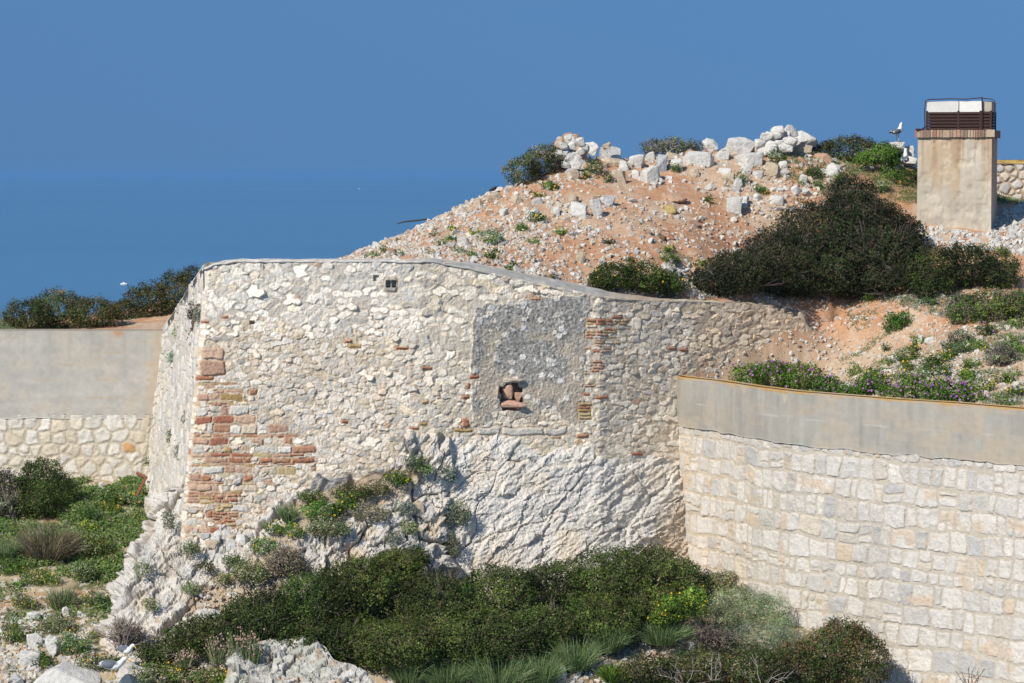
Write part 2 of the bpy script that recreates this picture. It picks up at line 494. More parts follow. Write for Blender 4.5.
def cells(U, V, u0, v0, st, sites, asp=1.3, win=3.0, stv=None, lab=None):
    stv = stv or st
    n, m = U.shape
    best = np.full(U.shape, 1e9); bid = np.zeros(U.shape, int); edge = np.full(U.shape, 1e9)
    sl = []
    rm = sites[:, 2].max()
    for i, (x, y, r) in enumerate(sites):
        w = win * r + 1.4 * rm
        a = max(0, int((x - w - u0) / st)); b = min(m, int((x + w - u0) / st) + 1)
        c = max(0, int((y - w / asp - v0) / stv)); d = min(n, int((y + w / asp - v0) / stv) + 1)
        s = (slice(c, max(c, d)), slice(a, max(a, b))); sl.append(s)
        D = (U[s] - x) ** 2 + ((V[s] - y) * asp) ** 2 - r * r
        mk = D < best[s]
        best[s][mk] = D[mk]; bid[s][mk] = i
    for i, (x, y, r) in enumerate(sites):
        s = sl[i]
        b = bid[s]
        D = (U[s] - x) ** 2 + ((V[s] - y) * asp) ** 2 - r * r
        den = 2 * np.hypot(sites[b, 0] - x, (sites[b, 1] - y) * asp) + 1e-9
        e = (D - best[s]) / den
        e[b == i] = 1e9
        if lab is not None: e[lab[b] == lab[i]] = 1e9
        edge[s] = np.minimum(edge[s], e)
    return bid, np.minimum(edge, 50)

def stamp(H, C, U, V, x, y, w, h, col, relief, mortar, rot=0.0, rnd=0.25, gap=1.0, wob=0.0, seed=0, mdepth=0.0):
    """one squared stone or brick laid into a height map"""
    du = U - x; dv = V - y
    s = (np.abs(du[0, :]) < w / 2 + h / 2 + 4 * gap); r = (np.abs(dv[:, 0]) < h / 2 + w * abs(rot) + 4 * gap)
    if not s.any() or not r.any(): return
    ia, ib = np.argmax(s), len(s) - np.argmax(s[::-1]); ja, jb = np.argmax(r), len(r) - np.argmax(r[::-1])
    q = (slice(ja, jb), slice(ia, ib))
    a = du[q] * math.cos(rot) + dv[q] * math.sin(rot); b = -du[q] * math.sin(rot) + dv[q] * math.cos(rot)
    if wob: 
        a = a + wob * fbm(U[q] / (w * .6) + seed, V[q] / (w * .6), seed * 1.7, 2, 7); b = b + wob * fbm(U[q] / (w * .6), V[q] / (w * .6) + seed, seed * 2.3, 2, 9)
    rad = rnd * min(w, h)
    qx = np.abs(a) - (w / 2 - rad); qy = np.abs(b) - (h / 2 - rad)
    sdf = np.hypot(np.maximum(qx, 0), np.maximum(qy, 0)) + np.minimum(np.maximum(qx, qy), 0) - rad
    ring = (sdf >= 0) & (sdf < gap)
    H[q] = np.where(ring, np.minimum(H[q], mdepth), H[q]); C[q] = np.where(ring[..., None], mortar, C[q])
    ins = sdf < 0
    pr = sstep(0, gap * 1.6, -sdf) * relief
    H[q] = np.where(ins, pr, H[q]); C[q] = np.where(ins[..., None], col, C[q])

LIME = np.array([(0.62, 0.58, 0.52), (0.54, 0.51, 0.46), (0.66, 0.61, 0.54), (0.58, 0.52, 0.44), (0.50, 0.48, 0.45), (0.63, 0.55, 0.44)])
def lime(n, seed, w=None, var=0.08):
    rg = np.random.default_rng(seed)
    c = LIME[rg.choice(len(LIME), n, p=w)]
    return c * (1 + rg.normal(0, var, (n, 1)))

def normals(P):
    du = np.gradient(P, axis=1); dv = np.gradient(P, axis=0)
    N = np.cross(dv, du)
    N /= np.linalg.norm(N, axis=-1, keepdims=True) + 1e-9
    flip = np.sign((N * np.array([0, -1, 0.3])).sum(-1).mean())
    return N * (flip if flip else 1)

# ---------------- the bastion
bast = empty('bastion_wall', at(300, 540, 57.2), 'tall whitewashed rubble bastion with brick patched corner standing on the rock', 'fortress wall')
st = 0.8
us = np.arange(178, 852, st); vs = np.arange(258, 560, st)
U, V = np.meshgrid(us, vs)
TOPX = [205, 214, 235, 430, 450, 470, 500, 540, 580, 610, 650, 690, 730, 770, 800, 825, 835, 845, 852]
TOPY = [268, 264, 260.5, 260.5, 264, 268, 275, 284, 292, 298, 300, 301, 303, 307, 317, 337, 350, 356, 362]
top_of = lambda x: np.interp(x, TOPX, TOPY)
wu = U + .5 * fbm(U / 12, V / 12, 0, 2, 101) + .6 * fbm(U / 2.2, V / 2.2, 0, 2, 103); wv = V + .5 * fbm(U / 12, V / 12, 5, 2, 111) + .6 * fbm(U / 2.2, V / 2.2, 5, 2, 113)
def rf(x, y, q):
    upper = (y < 322 + 8 * np.sin(x / 23.0)) & (x < 600)
    mid = (x > 418) & (x < 480) & (y < 400)
    r = np.where(upper | mid, 2.1 + 3.6 * q ** 1.5, 1.3 + 3.3 * q ** 2.0)
    return np.where(x > 588, 1.35 + 3.6 * q ** 1.9, r)
fine = darts(174, 858, 250, 566, rf, 150000, 1.45, 5, 0.86)
nf_ = len(fine)
lab = np.arange(nf_); cnt_ = np.ones(nf_, int); rgl = np.random.default_rng(14)
for i in rgl.permutation(nf_)[:int(nf_ * .62)]:
    if cnt_[lab[i]] > 1 and rgl.random() < .6: continue
    d_ = np.hypot(fine[:, 0] - fine[i, 0], (fine[:, 1] - fine[i, 1]) * rgl.choice([1.0, 1.7, 2.2])) - fine[:, 2]
    d_[lab == lab[i]] = 1e9
    j = int(np.argmin(d_))
    if cnt_[lab[j]] + cnt_[lab[i]] > 4: continue
    a_, b_ = lab[i], lab[j]
    cnt_[a_] += cnt_[b_]; lab[lab == b_] = a_
uq, lab = np.unique(lab, return_inverse=True)
ms = np.bincount(lab)
sites = np.stack([np.bincount(lab, fine[:, 0]) / ms, np.bincount(lab, fine[:, 1]) / ms, np.sqrt(np.bincount(lab, fine[:, 2] ** 2))], -1)
fb, e = cells(wu, wv, us[0], vs[0], st, fine, 1.45, 3.2, lab=lab)
bid = lab[fb]
nS = len(sites)
sc = lime(nS, 12, w=[.3, .2, .22, .1, .12, .06], var=.11) * np.array([1.24, 1.20, 1.13])
sq = np.random.default_rng(15).random(nS)
sx, sy = sites[:, 0], sites[:, 1]
right_s = (sx > 420)
sc[right_s] = sc[right_s] * np.array([1.05, 1.02, 0.97])
sc[(sy < 335) & (sx < 620)] *= 1.07
lowleft = (sx < 420) & (sy > 335)
sc[lowleft] *= np.array([0.93, 0.91, 0.90])
sc[sx > 690] = sc[sx > 690] * np.array([1.0, .93, .84])
big_ = sites[:, 2] < 6
sc[(sq < 0.018) & big_] = np.array([0.52, 0.36, 0.24])
sc[(sq > 0.018) & (sq < 0.026) & big_] = np.array([0.40, 0.20, 0.12])
sc[(sq > 0.03) & (sq < 0.07) & big_] = np.array([0.57, 0.47, 0.34])
upper = sstep(332, 318, V + 8 * np.sin(U / 23.0) * -1 + 8 * fbm(U / 30, V / 30, 0, 3, 8))
upper = np.where(U > 600, 0, upper)
creamy = sstep(417, 421, U + 1.5 * fbm(U / 5, V / 5, 0, 2, 4)) * sstep(620, 590, U)
upper = np.maximum(upper, creamy * sstep(400, 340, V))
mort = np.ones(U.shape + (3,)) * np.array([0.56, 0.45, 0.325])
mort = mixc(mort, (0.57, 0.51, 0.43), upper * 0.85)
mort = mixc(mort, (0.62, 0.52, 0.39), creamy * 0.7)
mort = mixc(mort, (0.52, 0.34, 0.20), sstep(690, 760, U + 20 * fbm(U / 12, V / 12, 0, 3, 119)) * .8)
mort = mixc(mort, (0.50, 0.35, 0.22), sstep(430, 520, V) * sstep(330, 250, U) * 0.8)
mort = mixc(mort, (0.47, 0.38, 0.29), sstep(-0.1, 0.5, fbm(U / 40, V / 40, 0, 3, 77)) * 0.5)
msz = 0.05 + 0.75 * np.random.default_rng(16).random(nS) ** 2
mw = msz[bid] * lerp(1.0, 1.7, upper) + .25 * upper + 0.4 * fbm(U / 3, V / 3, 0, 2, 19) + .7 * sstep(.1, .5, fbm(U / 24, V / 24, 0, 3, 23))
hid = np.random.default_rng(18).random(nS) < np.where(sites[:, 2] < 3.6, 0.22, 0.06)
inn = sstep(0.0, 0.6, e - mw) * np.where(hid[bid], 0.2, 1.0)
rel = (0.006 + 0.034 * np.random.default_rng(17).random(nS) ** 1.3)[bid]
rel = rel * lerp(0.8, 0.42, upper) * np.where(U > 590, .8, 1)
tx = np.random.default_rng(20).normal(0, 1, (nS, 2))
tilt = (tx[bid, 0] * (U - sx[bid]) + tx[bid, 1] * (V - sy[bid])) * 0.0030
H = inn * (rel * (.75 + .25 * sstep(0, 1.6, e - mw)) + tilt + .010 * fbm(U / 3.5, V / 3.5, 3, 3, 27))
H = H - .02 * (1 - inn) * sstep(.15, .5, fbm(U / 7, V / 7, 0, 3, 29)) * (1 - upper)
Cw = mort * (1 - inn[..., None]) + sc[bid] * inn[..., None]
Cw *= (1 + 0.07 * fbm(U / 3, V / 3, 0, 3, 25))[..., None]
# gravelly grey render patch, thinning out downwards
pp = [(474, 316), (478, 308), (486, 304), (514, 304), (526, 299), (560, 297), (589, 296), (586, 340), (584, 396), (586, 425), (474, 428), (471, 380)]
pm = inpoly(U + 2.2 * fbm(U / 7, V / 7, 0, 3, 61), V + 2.2 * fbm(U / 7, V / 7, 3, 3, 62), pp)
fade = sstep(396, 442, V + 26 * fbm(U / 22, V / 22, 0, 3, 63))
pm = pm & (fade < 0.5)
peb = darts(468, 594, 292, 432, lambda x, y, q: .75 + 2.6 * q ** 6, 40000, 1.1, 31, 0.9)
pb, pe = cells(U + .5 * fbm(U / 2, V / 2, 0, 2, 64), V + .5 * fbm(U / 2, V / 2, 4, 2, 65), us[0], vs[0], st, peb, 1.1)
pq = np.random.default_rng(33).random(len(peb))
pc = np.where((pq < 0.15)[:, None], 1.15 * lime(len(peb), 35), np.array([0.43, 0.40, 0.36]) * (0.45 + 0.95 * np.random.default_rng(34).random((len(peb), 1))))
pin = sstep(0.1, 0.8, pe)
Cp = np.array([0.42, 0.38, 0.325]) * (1 - pin[..., None]) + pc[pb] * pin[..., None]
Cp = mixc(Cp, (0.52, 0.43, 0.32), sstep(-0.1, 0.5, fbm(U / 25, V / 25, 2, 3, 68) + (V - 350) / 160) * 0.6)
wht = sstep(.0, .4, pe) * (pq < 0.15)[pb]
spk = fbm(U / 1.5, V / 1.5, 8, 3, 67)
Cp = np.array([0.33, 0.305, 0.27]) * (1 + .9 * spk + .25 * fbm(U / 9, V / 9, 2, 3, 69))[..., None]
Cp = mixc(Cp, (0.55, 0.45, 0.33), sstep(-.05, .45, fbm(U / 14, V / 14, 2, 4, 68) + (V - 350) / 150) * .65)
Cp = Cp * (1 - wht[..., None]) + pc[pb] * wht[..., None]
Hp = 0.02 + .016 * spk + wht * .02
Hq = 0.02 + (0.030 * pin * np.where(pq < 0.20, 1.0, 0.6)[pb] * np.random.default_rng(36).uniform(.2, 1.3, len(peb))[pb])
H = np.where(pm, Hp, H); Cw = np.where(pm[..., None], Cp, Cw)
# bricks and dressed blocks
PINK = [(0.50, 0.32, 0.22), (0.53, 0.36, 0.25), (0.47, 0.29, 0.20)]
RED = [(0.40, 0.18, 0.105), (0.37, 0.15, 0.09), (0.44, 0.23, 0.14)]
YEL = [(0.46, 0.33, 0.15), (0.50, 0.39, 0.21), (0.42, 0.28, 0.11)]
MT = np.array([0.52, 0.39, 0.26])
rb = random.Random(11)
def brick(x, y, w, h, pal, rel=0.045, rot=0.0):
    c = np.array(rb.choice(pal)) * rb.uniform(0.85, 1.12)
    stamp(H, Cw, U, V, x, y, w, h, c, rel * rb.uniform(.7, 1.2), MT, rot + rb.uniform(-.05, .05), 0.2, 0.8, wob=min(2.4, h * 0.30), seed=rb.random() * 40)
GREY = [(0.62, 0.57, 0.49), (0.66, 0.60, 0.52), (0.57, 0.53, 0.46), (0.62, 0.51, 0.38)]
# big pink quoins at the top of the patched corner, then courses of mixed brick and blocks
brick(212, 354, 22, 12, PINK); brick(213, 368, 25, 14, PINK); brick(205, 378, 18, 4, RED)
y = 383.0
while y < 532:
    h = rb.choice([2.4, 2.8, 3.2, 4, 6, 7, 8, 10])
    xl = np.interp(y, [262, 540], [206, 181]) + 1
    xr = np.interp(y, [380, 400, 420, 445, 462, 470, 490, 535], [232, 238, 276, 296, 294, 262, 236, 250]) + rb.uniform(-9, 7)
    x = xl + rb.uniform(0, 3)
    while x < xr:
        thin = h < 4
        w = rb.uniform(6, 15) if thin else rb.uniform(7, 25)
        k = rb.random(); yj = rb.uniform(-.8, .8)
        dens = (0.92 if thin else 0.74) if x < xl + 34 else (.9 if 405 < y < 475 else .6)
        if rb.random() < dens:
            if thin: pal = RED if k < .5 else (YEL if k < .8 else PINK)
            else: pal = PINK if k < .46 else (GREY if k < .74 else (RED if k < .95 else YEL))
            brick(x + w / 2, y + yj + h / 2, w - .8, (h - .6) * rb.uniform(.8, 1.0), pal, rb.choice([.012, .025, .035]))
        x += w
    y += h
for k in range(26):
    brick(rb.uniform(216, 234), rb.uniform(495, 534), rb.uniform(5, 12), rb.uniform(2.4, 4), RED if rb.random() < .8 else YEL)
for k in range(9):
    brick(rb.uniform(300, 330), rb.uniform(490, 502), rb.uniform(7, 12), rb.uniform(2.4, 3.6), RED)
# brick stack right of the render patch
y = 316.0
while y < 396:
    h = rb.choice([2.6, 3, 3.4, 5.5])
    x = 586 - (y - 316) * 0.05
    xr = x + (rb.uniform(18, 40) if y < 352 else rb.uniform(10, 20))
    while x < xr:
        w = rb.uniform(6, 14); k = rb.random()
        if rb.random() < (0.72 if y < 350 else .34):
            brick(x + w / 2, y + h / 2, w - .7, h - .5, RED if k < .4 else (YEL if k < .62 else (PINK if k < .85 else GREY)))
        x += w
    y += h
for k in range(5):
    brick(584.5 + rb.uniform(-1, 1), 404 + k * 3.5, 13, 2.9, YEL if k != 1 else RED)
for (x, y, w, h, pal) in [(583, 436, 12, 3.4, RED), (474, 377, 9, 3, RED), (468, 386, 4, 6, RED), (466, 397, 7, 3, RED), (466, 423, 6, 9, RED), (463, 430, 18, 3, YEL), (425, 402, 7, 3, YEL), (423, 424, 8, 3, YEL),
                          (427, 368, 10, 2.6, RED), (402, 348, 13, 2.6, RED), (355, 346, 12, 4, YEL), (348, 341, 8, 3, RED), (345, 422, 6, 3, RED), (253, 392, 8, 5, RED), (412, 447, 11, 3, YEL), (432, 445, 6, 4, RED), (414, 428, 9, 2.5, RED), (637, 454, 11, 3, RED), (672, 348, 9, 2.6, RED), (684, 350, 8, 2.6, RED), (570, 460, 9, 2.4, RED), (536, 299, 10, 2.2, RED), (205, 322, 8, 2.4, RED), (225, 317, 7, 2.2, RED), (556, 437, 9, 3, PINK)]:
    brick(x, y, w, h, pal, 0.05)
# pale string course under the patch
for x0, x1 in ((476, 500), (501, 543), (544, 566)):
    stamp(H, Cw, U, V, (x0 + x1) / 2, 431 + rb.uniform(-1, 1), x1 - x0 - 1, 7, (0.58, 0.53, 0.45), 0.045, MT, rb.uniform(-.03, .03), .2, 1.0, 3.0, x0)
# hollow niche with its rim, and two putlog holes
nd = np.where(inpoly(U + 3 * fbm(U / 5, V / 5, 0, 2, 90), V + 3 * fbm(U / 5, V / 5, 3, 2, 91), [(500, 388), (505, 383), (516, 383), (522, 388), (523, 400), (520, 408), (502, 409), (500, 400)]), 0.5, 1.5)
nd = smooth2(nd, 1)
H = np.where(nd < 1, -0.30 * sstep(1.0, 0.8, nd), H)
Cw = np.where((nd < 1)[..., None], np.array([0.50, 0.34, 0.23]), Cw)
stamp(H, Cw, U, V, 391, 284, 14, 15, (0.42, 0.38, 0.32), 0.05, MT, 0, .3, 1, 1, 3)
for x, y, w, h in ((376, 278, 5, 6), (388.5, 284, 4, 6), (394, 284, 3.4, 6), (435, 447, 14, 5), (252, 322.5, 5, 3), (641, 457, 12, 2.4)):
    hm = (np.abs(U - x) < w / 2) & (np.abs(V - y) < h / 2)
    H = np.where(hm, -0.2, H)
# tan mortar crown at the right, lichen-grey wash under the coping
crown = sstep(8, 2, V - top_of(U)) * sstep(585, 640, U) * .6
inn2 = crown * sstep(-.3, .3, fbm(U / 12, V / 12, 0, 3, 93))
Cw = mixc(Cw, (0.44, 0.36, 0.27), inn2 * .8)
H = H * (1 - inn2 * .7)
H = H + 0.05 * fbm(U / 60, V / 60, 0, 3, 95) + 0.012 * fbm(U / 2.5, V / 2.5, 0, 2, 96)

def front_Y(pxx, pyy):
    return np.interp(pxx, FW_PX, FW_Y) - (pyy - top_of(pxx)) * 0.0035
# grid: row r runs from the top edge down; re-sample the maps between the wall's own edges
nr = len(vs); tt = np.linspace(0, 1, nr)[:, None]
ncol = len(us)
tv = np.clip(top_of(us) + np.where(us > 780, 3.0 * (np.floor(us / 7.0) % 3 - 1), 0) + np.interp(us, [690, 730, 780, 850], [.4, 1.6, 4.5, 7.0]) * fbm(us / 8, us * 0, 0, 3, 97), 258, 400)
VV = tv[None, :] + (556 - tv[None, :]) * tt
left = np.interp(VV, [262, 540, 560], [206, 180, 178])
UU = np.maximum(us[None, :], left)
s01 = (us - us[0]) / (us[-1] - us[0])
UU = left + (us[-1] - left) * s01[None, :]
tv2 = np.interp(UU, us, tv)
VV = tv2 + (556 - tv2) * tt
def sample(A, uq, vq):
    iu = np.clip((uq - us[0]) / st, 0, ncol - 1.001); iv = np.clip((vq - vs[0]) / st, 0, nr - 1.001)
    i = iu.astype(int); j = iv.astype(int); fu = iu - i; fv = iv - j
    if A.ndim == 3: fu = fu[..., None]; fv = fv[..., None]
    return A[j, i] * (1 - fu) * (1 - fv) + A[j, i + 1] * fu * (1 - fv) + A[j + 1, i] * (1 - fu) * fv + A[j + 1, i + 1] * fu * fv
Hs = sample(H, UU, VV); Cs = sample(Cw, UU, VV)
# round the outer corner a little
Yq = front_Y(UU, VV) + 0.10 * sstep(5, 0, UU - left)
Pq = at(UU, VV, Yq)
Pq[..., 1] -= Hs * 0.99; Pq[..., 2] += Hs * 0.1
slab('front_face', Pq, Cs, M_WALL, (0.15, 0.75, 0), bast, None, False)

# left flank, raking back to the parapet wall; metric grid
nf, mf = 230, 170
tt = np.linspace(0, 1, nf)[:, None]; ss = np.linspace(0, 1, mf)[None, :]
topF = at(np.interp(ss[0], [0, .06, .25, 1], [165, 166, 175, 206.6]), np.interp(ss[0], [0, .35, .7, .92, 1], [328, 305, 281, 268, 263]), np.interp(ss[0], [0, 1], [67.2, 58.2]))
botF = at(np.interp(ss[0], [0, 1], [145, 179.6]), np.interp(ss[0], [0, 1], [492, 556]), np.interp(ss[0], [0, 1], [66.6, 57.2]))
Pf = topF[None] * (1 - tt[..., None]) + botF[None] * tt[..., None]
Uf = ss * 9.3 + 0 * tt; Vf = tt * 6.2 + 0 * ss
wu_ = Uf + 0.05 * fbm(Uf / .3, Vf / .3, 0, 3, 201); wv_ = Vf + 0.05 * fbm(Uf / .3, Vf / .3, 4, 3, 202)
sf = darts(-.3, 9.6, -.3, 6.5, lambda x, y, q: 0.075 + 0.15 * q ** 2.4, 6000, 1.2, 41, .9)
bf, ef = cells(wu_, wv_, 0, 0, 9.3 / (mf - 1), sf, 1.2, stv=6.2 / (nf - 1))
cf = lime(len(sf), 43)
hidf = np.random.default_rng(44).random(len(sf)) < 0.35
inf_ = sstep(0.0, 0.03, ef - 0.022) * np.where(hidf[bf], .3, 1)
mf_c = np.ones(Uf.shape + (3,)) * np.array([0.55, 0.50, 0.43])
mf_c = mixc(mf_c, (0.50, 0.34, 0.2), sstep(0.10, 0.0, ss + 0.03 * fbm(Vf, Uf, 0, 3, 205) + 0 * tt) * .9)
mf_c = mixc(mf_c, (0.49, 0.41, 0.31), sstep(-.1, .5, fbm(Uf / 1.2, Vf / .5, 0, 3, 206)) * .6)
Cf = mf_c * (1 - inf_[..., None]) + cf[bf] * inf_[..., None]
Hf = inf_ * 0.045 + 0.05 * fbm(Uf, Vf, 0, 3, 207)
Nf = normals(Pf)
if Nf[..., 0].mean() > 0: Nf = -Nf
Pf = Pf + Nf * Hf[..., None] * np.minimum(1, (1 - ss) * 30)[..., None]
slab('flank_face', Pf, Cf, M_WALL, (0.55, 0.9, 0), bast, None, False)

# sloping mortar coping along the top
cx = np.arange(203, 700, 2.0)
lipy = np.interp(cx, TOPX, TOPY) + 1.0
rise = np.interp(cx, [203, 225, 420, 450, 500, 560, 600, 650, 698], [2.2, 2.6, 2.8, 5, 8, 9, 8, 4, 1.7])
for_rough = .9 * fbm(cx / 5, cx * 0, 0, 3, 218)
yb = np.interp(cx, FW_PX, FW_Y)
wob = 0.02 * fbm(cx / 7, cx * 0, 0, 3, 211)
prof = []
for (dpy, dY) in ((1.6, -.0), (0.6, -.035), (-0.4, -.03), (-1.2, 0.04)):
    prof.append(at(cx, lipy + dpy + for_rough, yb + dY + wob))
for k in range(1, 7):
    f = k / 6.0
    q = at(cx, lipy - 1.2 + for_rough * (1 - f) - (rise - 1.2) * f + 0.7 * fbm(cx / 9, cx * 0 + k, 0, 2, 213), yb + 0.02 + 0.95 * f)
    prof.append(q)
Pc = np.array(prof)
cc = np.array([0.40, 0.375, 0.335]) * (1 + 0.16 * fbm(cx[None, :] / 8, np.arange(len(prof))[:, None] / 2.0, 0, 3, 215))[..., None]
cc = mixc(cc, (0.58, 0.54, 0.48), np.maximum(sstep(450, 400, cx)[None, :], .8 * sstep(.1, .4, fbm(cx[None, :] / 10, np.arange(len(prof))[:, None] / 1.5, 0, 3, 219))) * np.ones((len(prof), 1)) * .85)
cc = mixc(cc, (0.46, 0.35, 0.24), sstep(585, 640, cx)[None, :] * np.ones((len(prof), 1)) * .8)
slab('coping', Pc[::-1], cc[::-1], M_CONC, (0, 0.05, -0.55), bast)
# coping of the flank
fx = np.linspace(0, 1, 60)
tp = at(np.interp(fx, [0, .06, .25, 1], [165, 166, 175, 206]), np.interp(fx, [0, .35, .7, .92, 1], [328, 305, 281, 268, 264]), np.interp(fx, [0, 1], [67.2, 58.25]))
Pk = np.stack([tp + np.array([dx, 0, dz]) for dx, dz in ((0.75, .05), (.4, .06), (.12, .05), (-.02, .02), (-.04, -.05))])
Pk += (0.05 * fbm(np.arange(60)[None, :] / 3.0, np.arange(5)[:, None] * 1.0, 0, 3, 216))[..., None]
slab('coping', Pk, np.ones(Pk.shape) * np.array([0.55, 0.51, 0.45]), M_WALL, (0.05, 0, -0.5), bast)
# stones lodged in the niche
def hull_rock(seed, npts=14, sub=0, jit=0.25, amp=0.06):
    rr = random.Random(seed)
    bm = bmesh.new()
    for c in range(8):
        bm.verts.new([((c >> k & 1) - .5) * rr.uniform(1 - jit * 3.2, 1) for k in range(3)])
    for c in range(npts - 8):
        d = Vector((rr.gauss(0, 1), rr.gauss(0, 1), rr.gauss(0, 1))).normalized() * rr.uniform(.46, .66)
        bm.verts.new(d)
    r = bmesh.ops.convex_hull(bm, input=bm.verts)
    bmesh.ops.delete(bm, geom=[v for v in bm.verts if not v.link_faces], context='VERTS')
    bmesh.ops.triangulate(bm, faces=bm.faces)
    for _ in range(sub):
        bmesh.ops.subdivide_edges(bm, edges=bm.edges[:], cuts=1, use_grid_fill=True)
        bmesh.ops.triangulate(bm, faces=bm.faces)
    if sub >= 2:
        for _ in range(1): bmesh.ops.smooth_vert(bm, verts=bm.verts, factor=.5, use_axis_x=True, use_axis_y=True, use_axis_z=True)
    bm.verts.index_update()
    V = np.array([v.co[:] for v in bm.verts]); Fc = np.array([[v.index for v in f.verts] for f in bm.faces])
    bm.free()
    if sub:
        o = seed * 3.17
        d = fbm(V[:, 0] * 2.2 + o, V[:, 1] * 2.2, V[:, 2] * 2.2, 4, seed % 97) * amp * 2.4 + ridged(V[:, 0] * 4 + o, V[:, 1] * 4, V[:, 2] * 4, 3, seed % 89) * amp * .8
        V = V * (1 + d[:, None])
    return V, Fc

def rotm(rx, ry, rz):
    return np.array(Matrix.Rotation(rz, 3, 'Z') @ Matrix.Rotation(ry, 3, 'Y') @ Matrix.Rotation(rx, 3, 'X'))

for (x, y, w, h, s_) in ((507, 392, 11, 17, 501), (511, 405, 26, 11, 502), (518, 397, 9, 12, 503), (511, 380, 27, 6, 504), (498, 391, 4, 14, 506)):
    Vr, Fr = hull_rock(s_, 16, 2)
    k = front_Y(x, y) / F
    Vr = Vr * np.array([w * k, .25, h * k]) + at(x, y, front_Y(x, y) + (.10 if y < 400 and s_ < 504 else -.02))
    obj('niche_stone', Vr, Fr, np.array([0.52, 0.32, 0.23]) if s_ < 504 else np.array([.5, .42, .33]), M_WALL, bast)

# ---------------- right curved retaining wall
rwall = empty('retaining_wall', at(800, 628, 57.3), 'curved retaining wall of squared white stone with a bare concrete parapet', 'retaining wall')
pxs = np.linspace(676, 1110, 900)
Yr = np.interp(pxs, RW_PX, RW_Y)
Yr = smooth2(Yr[None, :], 60)[0]
Yr[:2] = np.interp(pxs[:2], RW_PX, RW_Y)
Xr = (pxs - CX) / F * Yr
S_ = np.concatenate([[0], np.cumsum(np.hypot(np.diff(Xr), np.diff(Yr)))])
stp = 0.022
sg = np.arange(0, S_[-1], stp)
xg = np.interp(sg, S_, Xr); yg = np.interp(sg, S_, Yr)
tg = np.stack([np.gradient(xg), np.gradient(yg)], -1); tg /= np.linalg.norm(tg, axis=1, keepdims=True)
ng = np.stack([tg[:, 1], -tg[:, 0]], -1)
ZT = CZ - 5.02; HC = 1.18
dg = np.arange(0, 7.6, stp)
U, V = np.meshgrid(sg, dg)
H = np.zeros(U.shape); Cw = np.ones(U.shape + (3,)) * np.array([0.53, 0.465, 0.38])
Cw = mixc(Cw, (0.58, 0.48, 0.36), sstep(4.2, 2.2, U) * .7)
Cw *= (1 + .10 * fbm(U * 2, V * 2, 0, 3, 301))[..., None]
rr = random.Random(5)
beds = [-.2]
while beds[-1] < 8: beds.append(beds[-1] + rr.uniform(.33, .50))
wu = U + .045 * fbm(U / .4, V / .4, 0, 2, 321) + .030 * fbm(U / .09, V / .09, 0, 3, 322); wv = V + .06 * fbm(U / .5, V / .5, 7, 2, 323) + .030 * fbm(U / .09, V / .09, 7, 3, 324)
RB = np.zeros(U.shape, int); re_ = np.zeros(U.shape); cnt = 0; info = []
lines = [b + .07 * fbm(sg / 1.7, sg * 0, k * 3.1, 2, 331) for k, b in enumerate(beds)]
for k in range(len(beds) - 1):
    lo, hi = lines[k][None], lines[k + 1][None]
    q = (wv >= lo) & (wv < hi)
    if not q.any(): continue
    h = beds[k + 1] - beds[k]
    cuts = [-1.0]
    while cuts[-1] < sg[-1] + 1: cuts.append(cuts[-1] + h * rr.choice([.45, .55, .65, .75, .9, 1.05, 1.3]) * rr.uniform(.9, 1.1))
    cuts = np.array(cuts); tl = np.array([rr.uniform(-.16, .16) for _ in cuts])
    u_, v_ = wu[q], wv[q] - (beds[k] + h / 2)
    j = np.clip(np.searchsorted(cuts, u_) - 1, 0, len(cuts) - 2)
    for _ in range(2):
        j = np.where(u_ < cuts[j] + tl[j] * v_, np.maximum(j - 1, 0), j)
        j = np.where(u_ > cuts[j + 1] + tl[j + 1] * v_, np.minimum(j + 1, len(cuts) - 2), j)
    dx = np.minimum(u_ - cuts[j] - tl[j] * v_, cuts[j + 1] + tl[j + 1] * v_ - u_)
    lo_, hi_ = np.broadcast_to(lo, U.shape)[q], np.broadcast_to(hi, U.shape)[q]
    insh = np.array([rr.uniform(0, .04) ** 1.0 if rr.random() < .6 else 0 for _ in cuts]); insl = np.array([rr.uniform(0, .04) if rr.random() < .6 else 0 for _ in cuts])
    spl = np.array([rr.uniform(.35, .65) if rr.random() < .17 else -9 for _ in cuts])
    sy_ = lo_ + (hi_ - lo_) * spl[j] + .05 * tl[j] * 10 * (u_ - (cuts[j] + cuts[j + 1]) / 2)
    vv = wv[q]
    dy = np.minimum(vv - lo_ - insl[j], hi_ - insh[j] - vv)
    lower = vv > sy_
    dy = np.where(spl[j] > 0, np.minimum(dy, np.abs(vv - sy_)), dy)
    kk_ = 55.0
    re_[q] = -np.log(np.exp(-kk_ * np.clip(dx, -.1, 1)) + np.exp(-kk_ * np.clip(dy, -.1, 1))) / kk_
    RB[q] = cnt + 2 * j + (lower & (spl[j] > 0))
    for c in range(len(cuts)):
        info += [(cuts[c] + h * .4, beds[k] + h / 2)] * 2
    cnt += 2 * len(cuts)
rs = np.array(info)
rb_ = RB
rq = np.random.default_rng(325)
rc = lime(len(rs), 326, w=[.46, .10, .32, .04, .06, .02], var=.05) * np.array([.91, .91, .915])
rc[rq.random(len(rs)) < .012] = (.56, .45, .33)
mw = (.010 + .016 * rq.random(len(rs)))[rb_] + .010 * fbm(U / .12, V / .12, 3, 2, 327)
ins = sstep(0, .014, re_ - mw)
rel = (.006 + .020 * rq.random(len(rs)))[rb_]
tl_ = rq.normal(0, 1, (len(rs), 2))
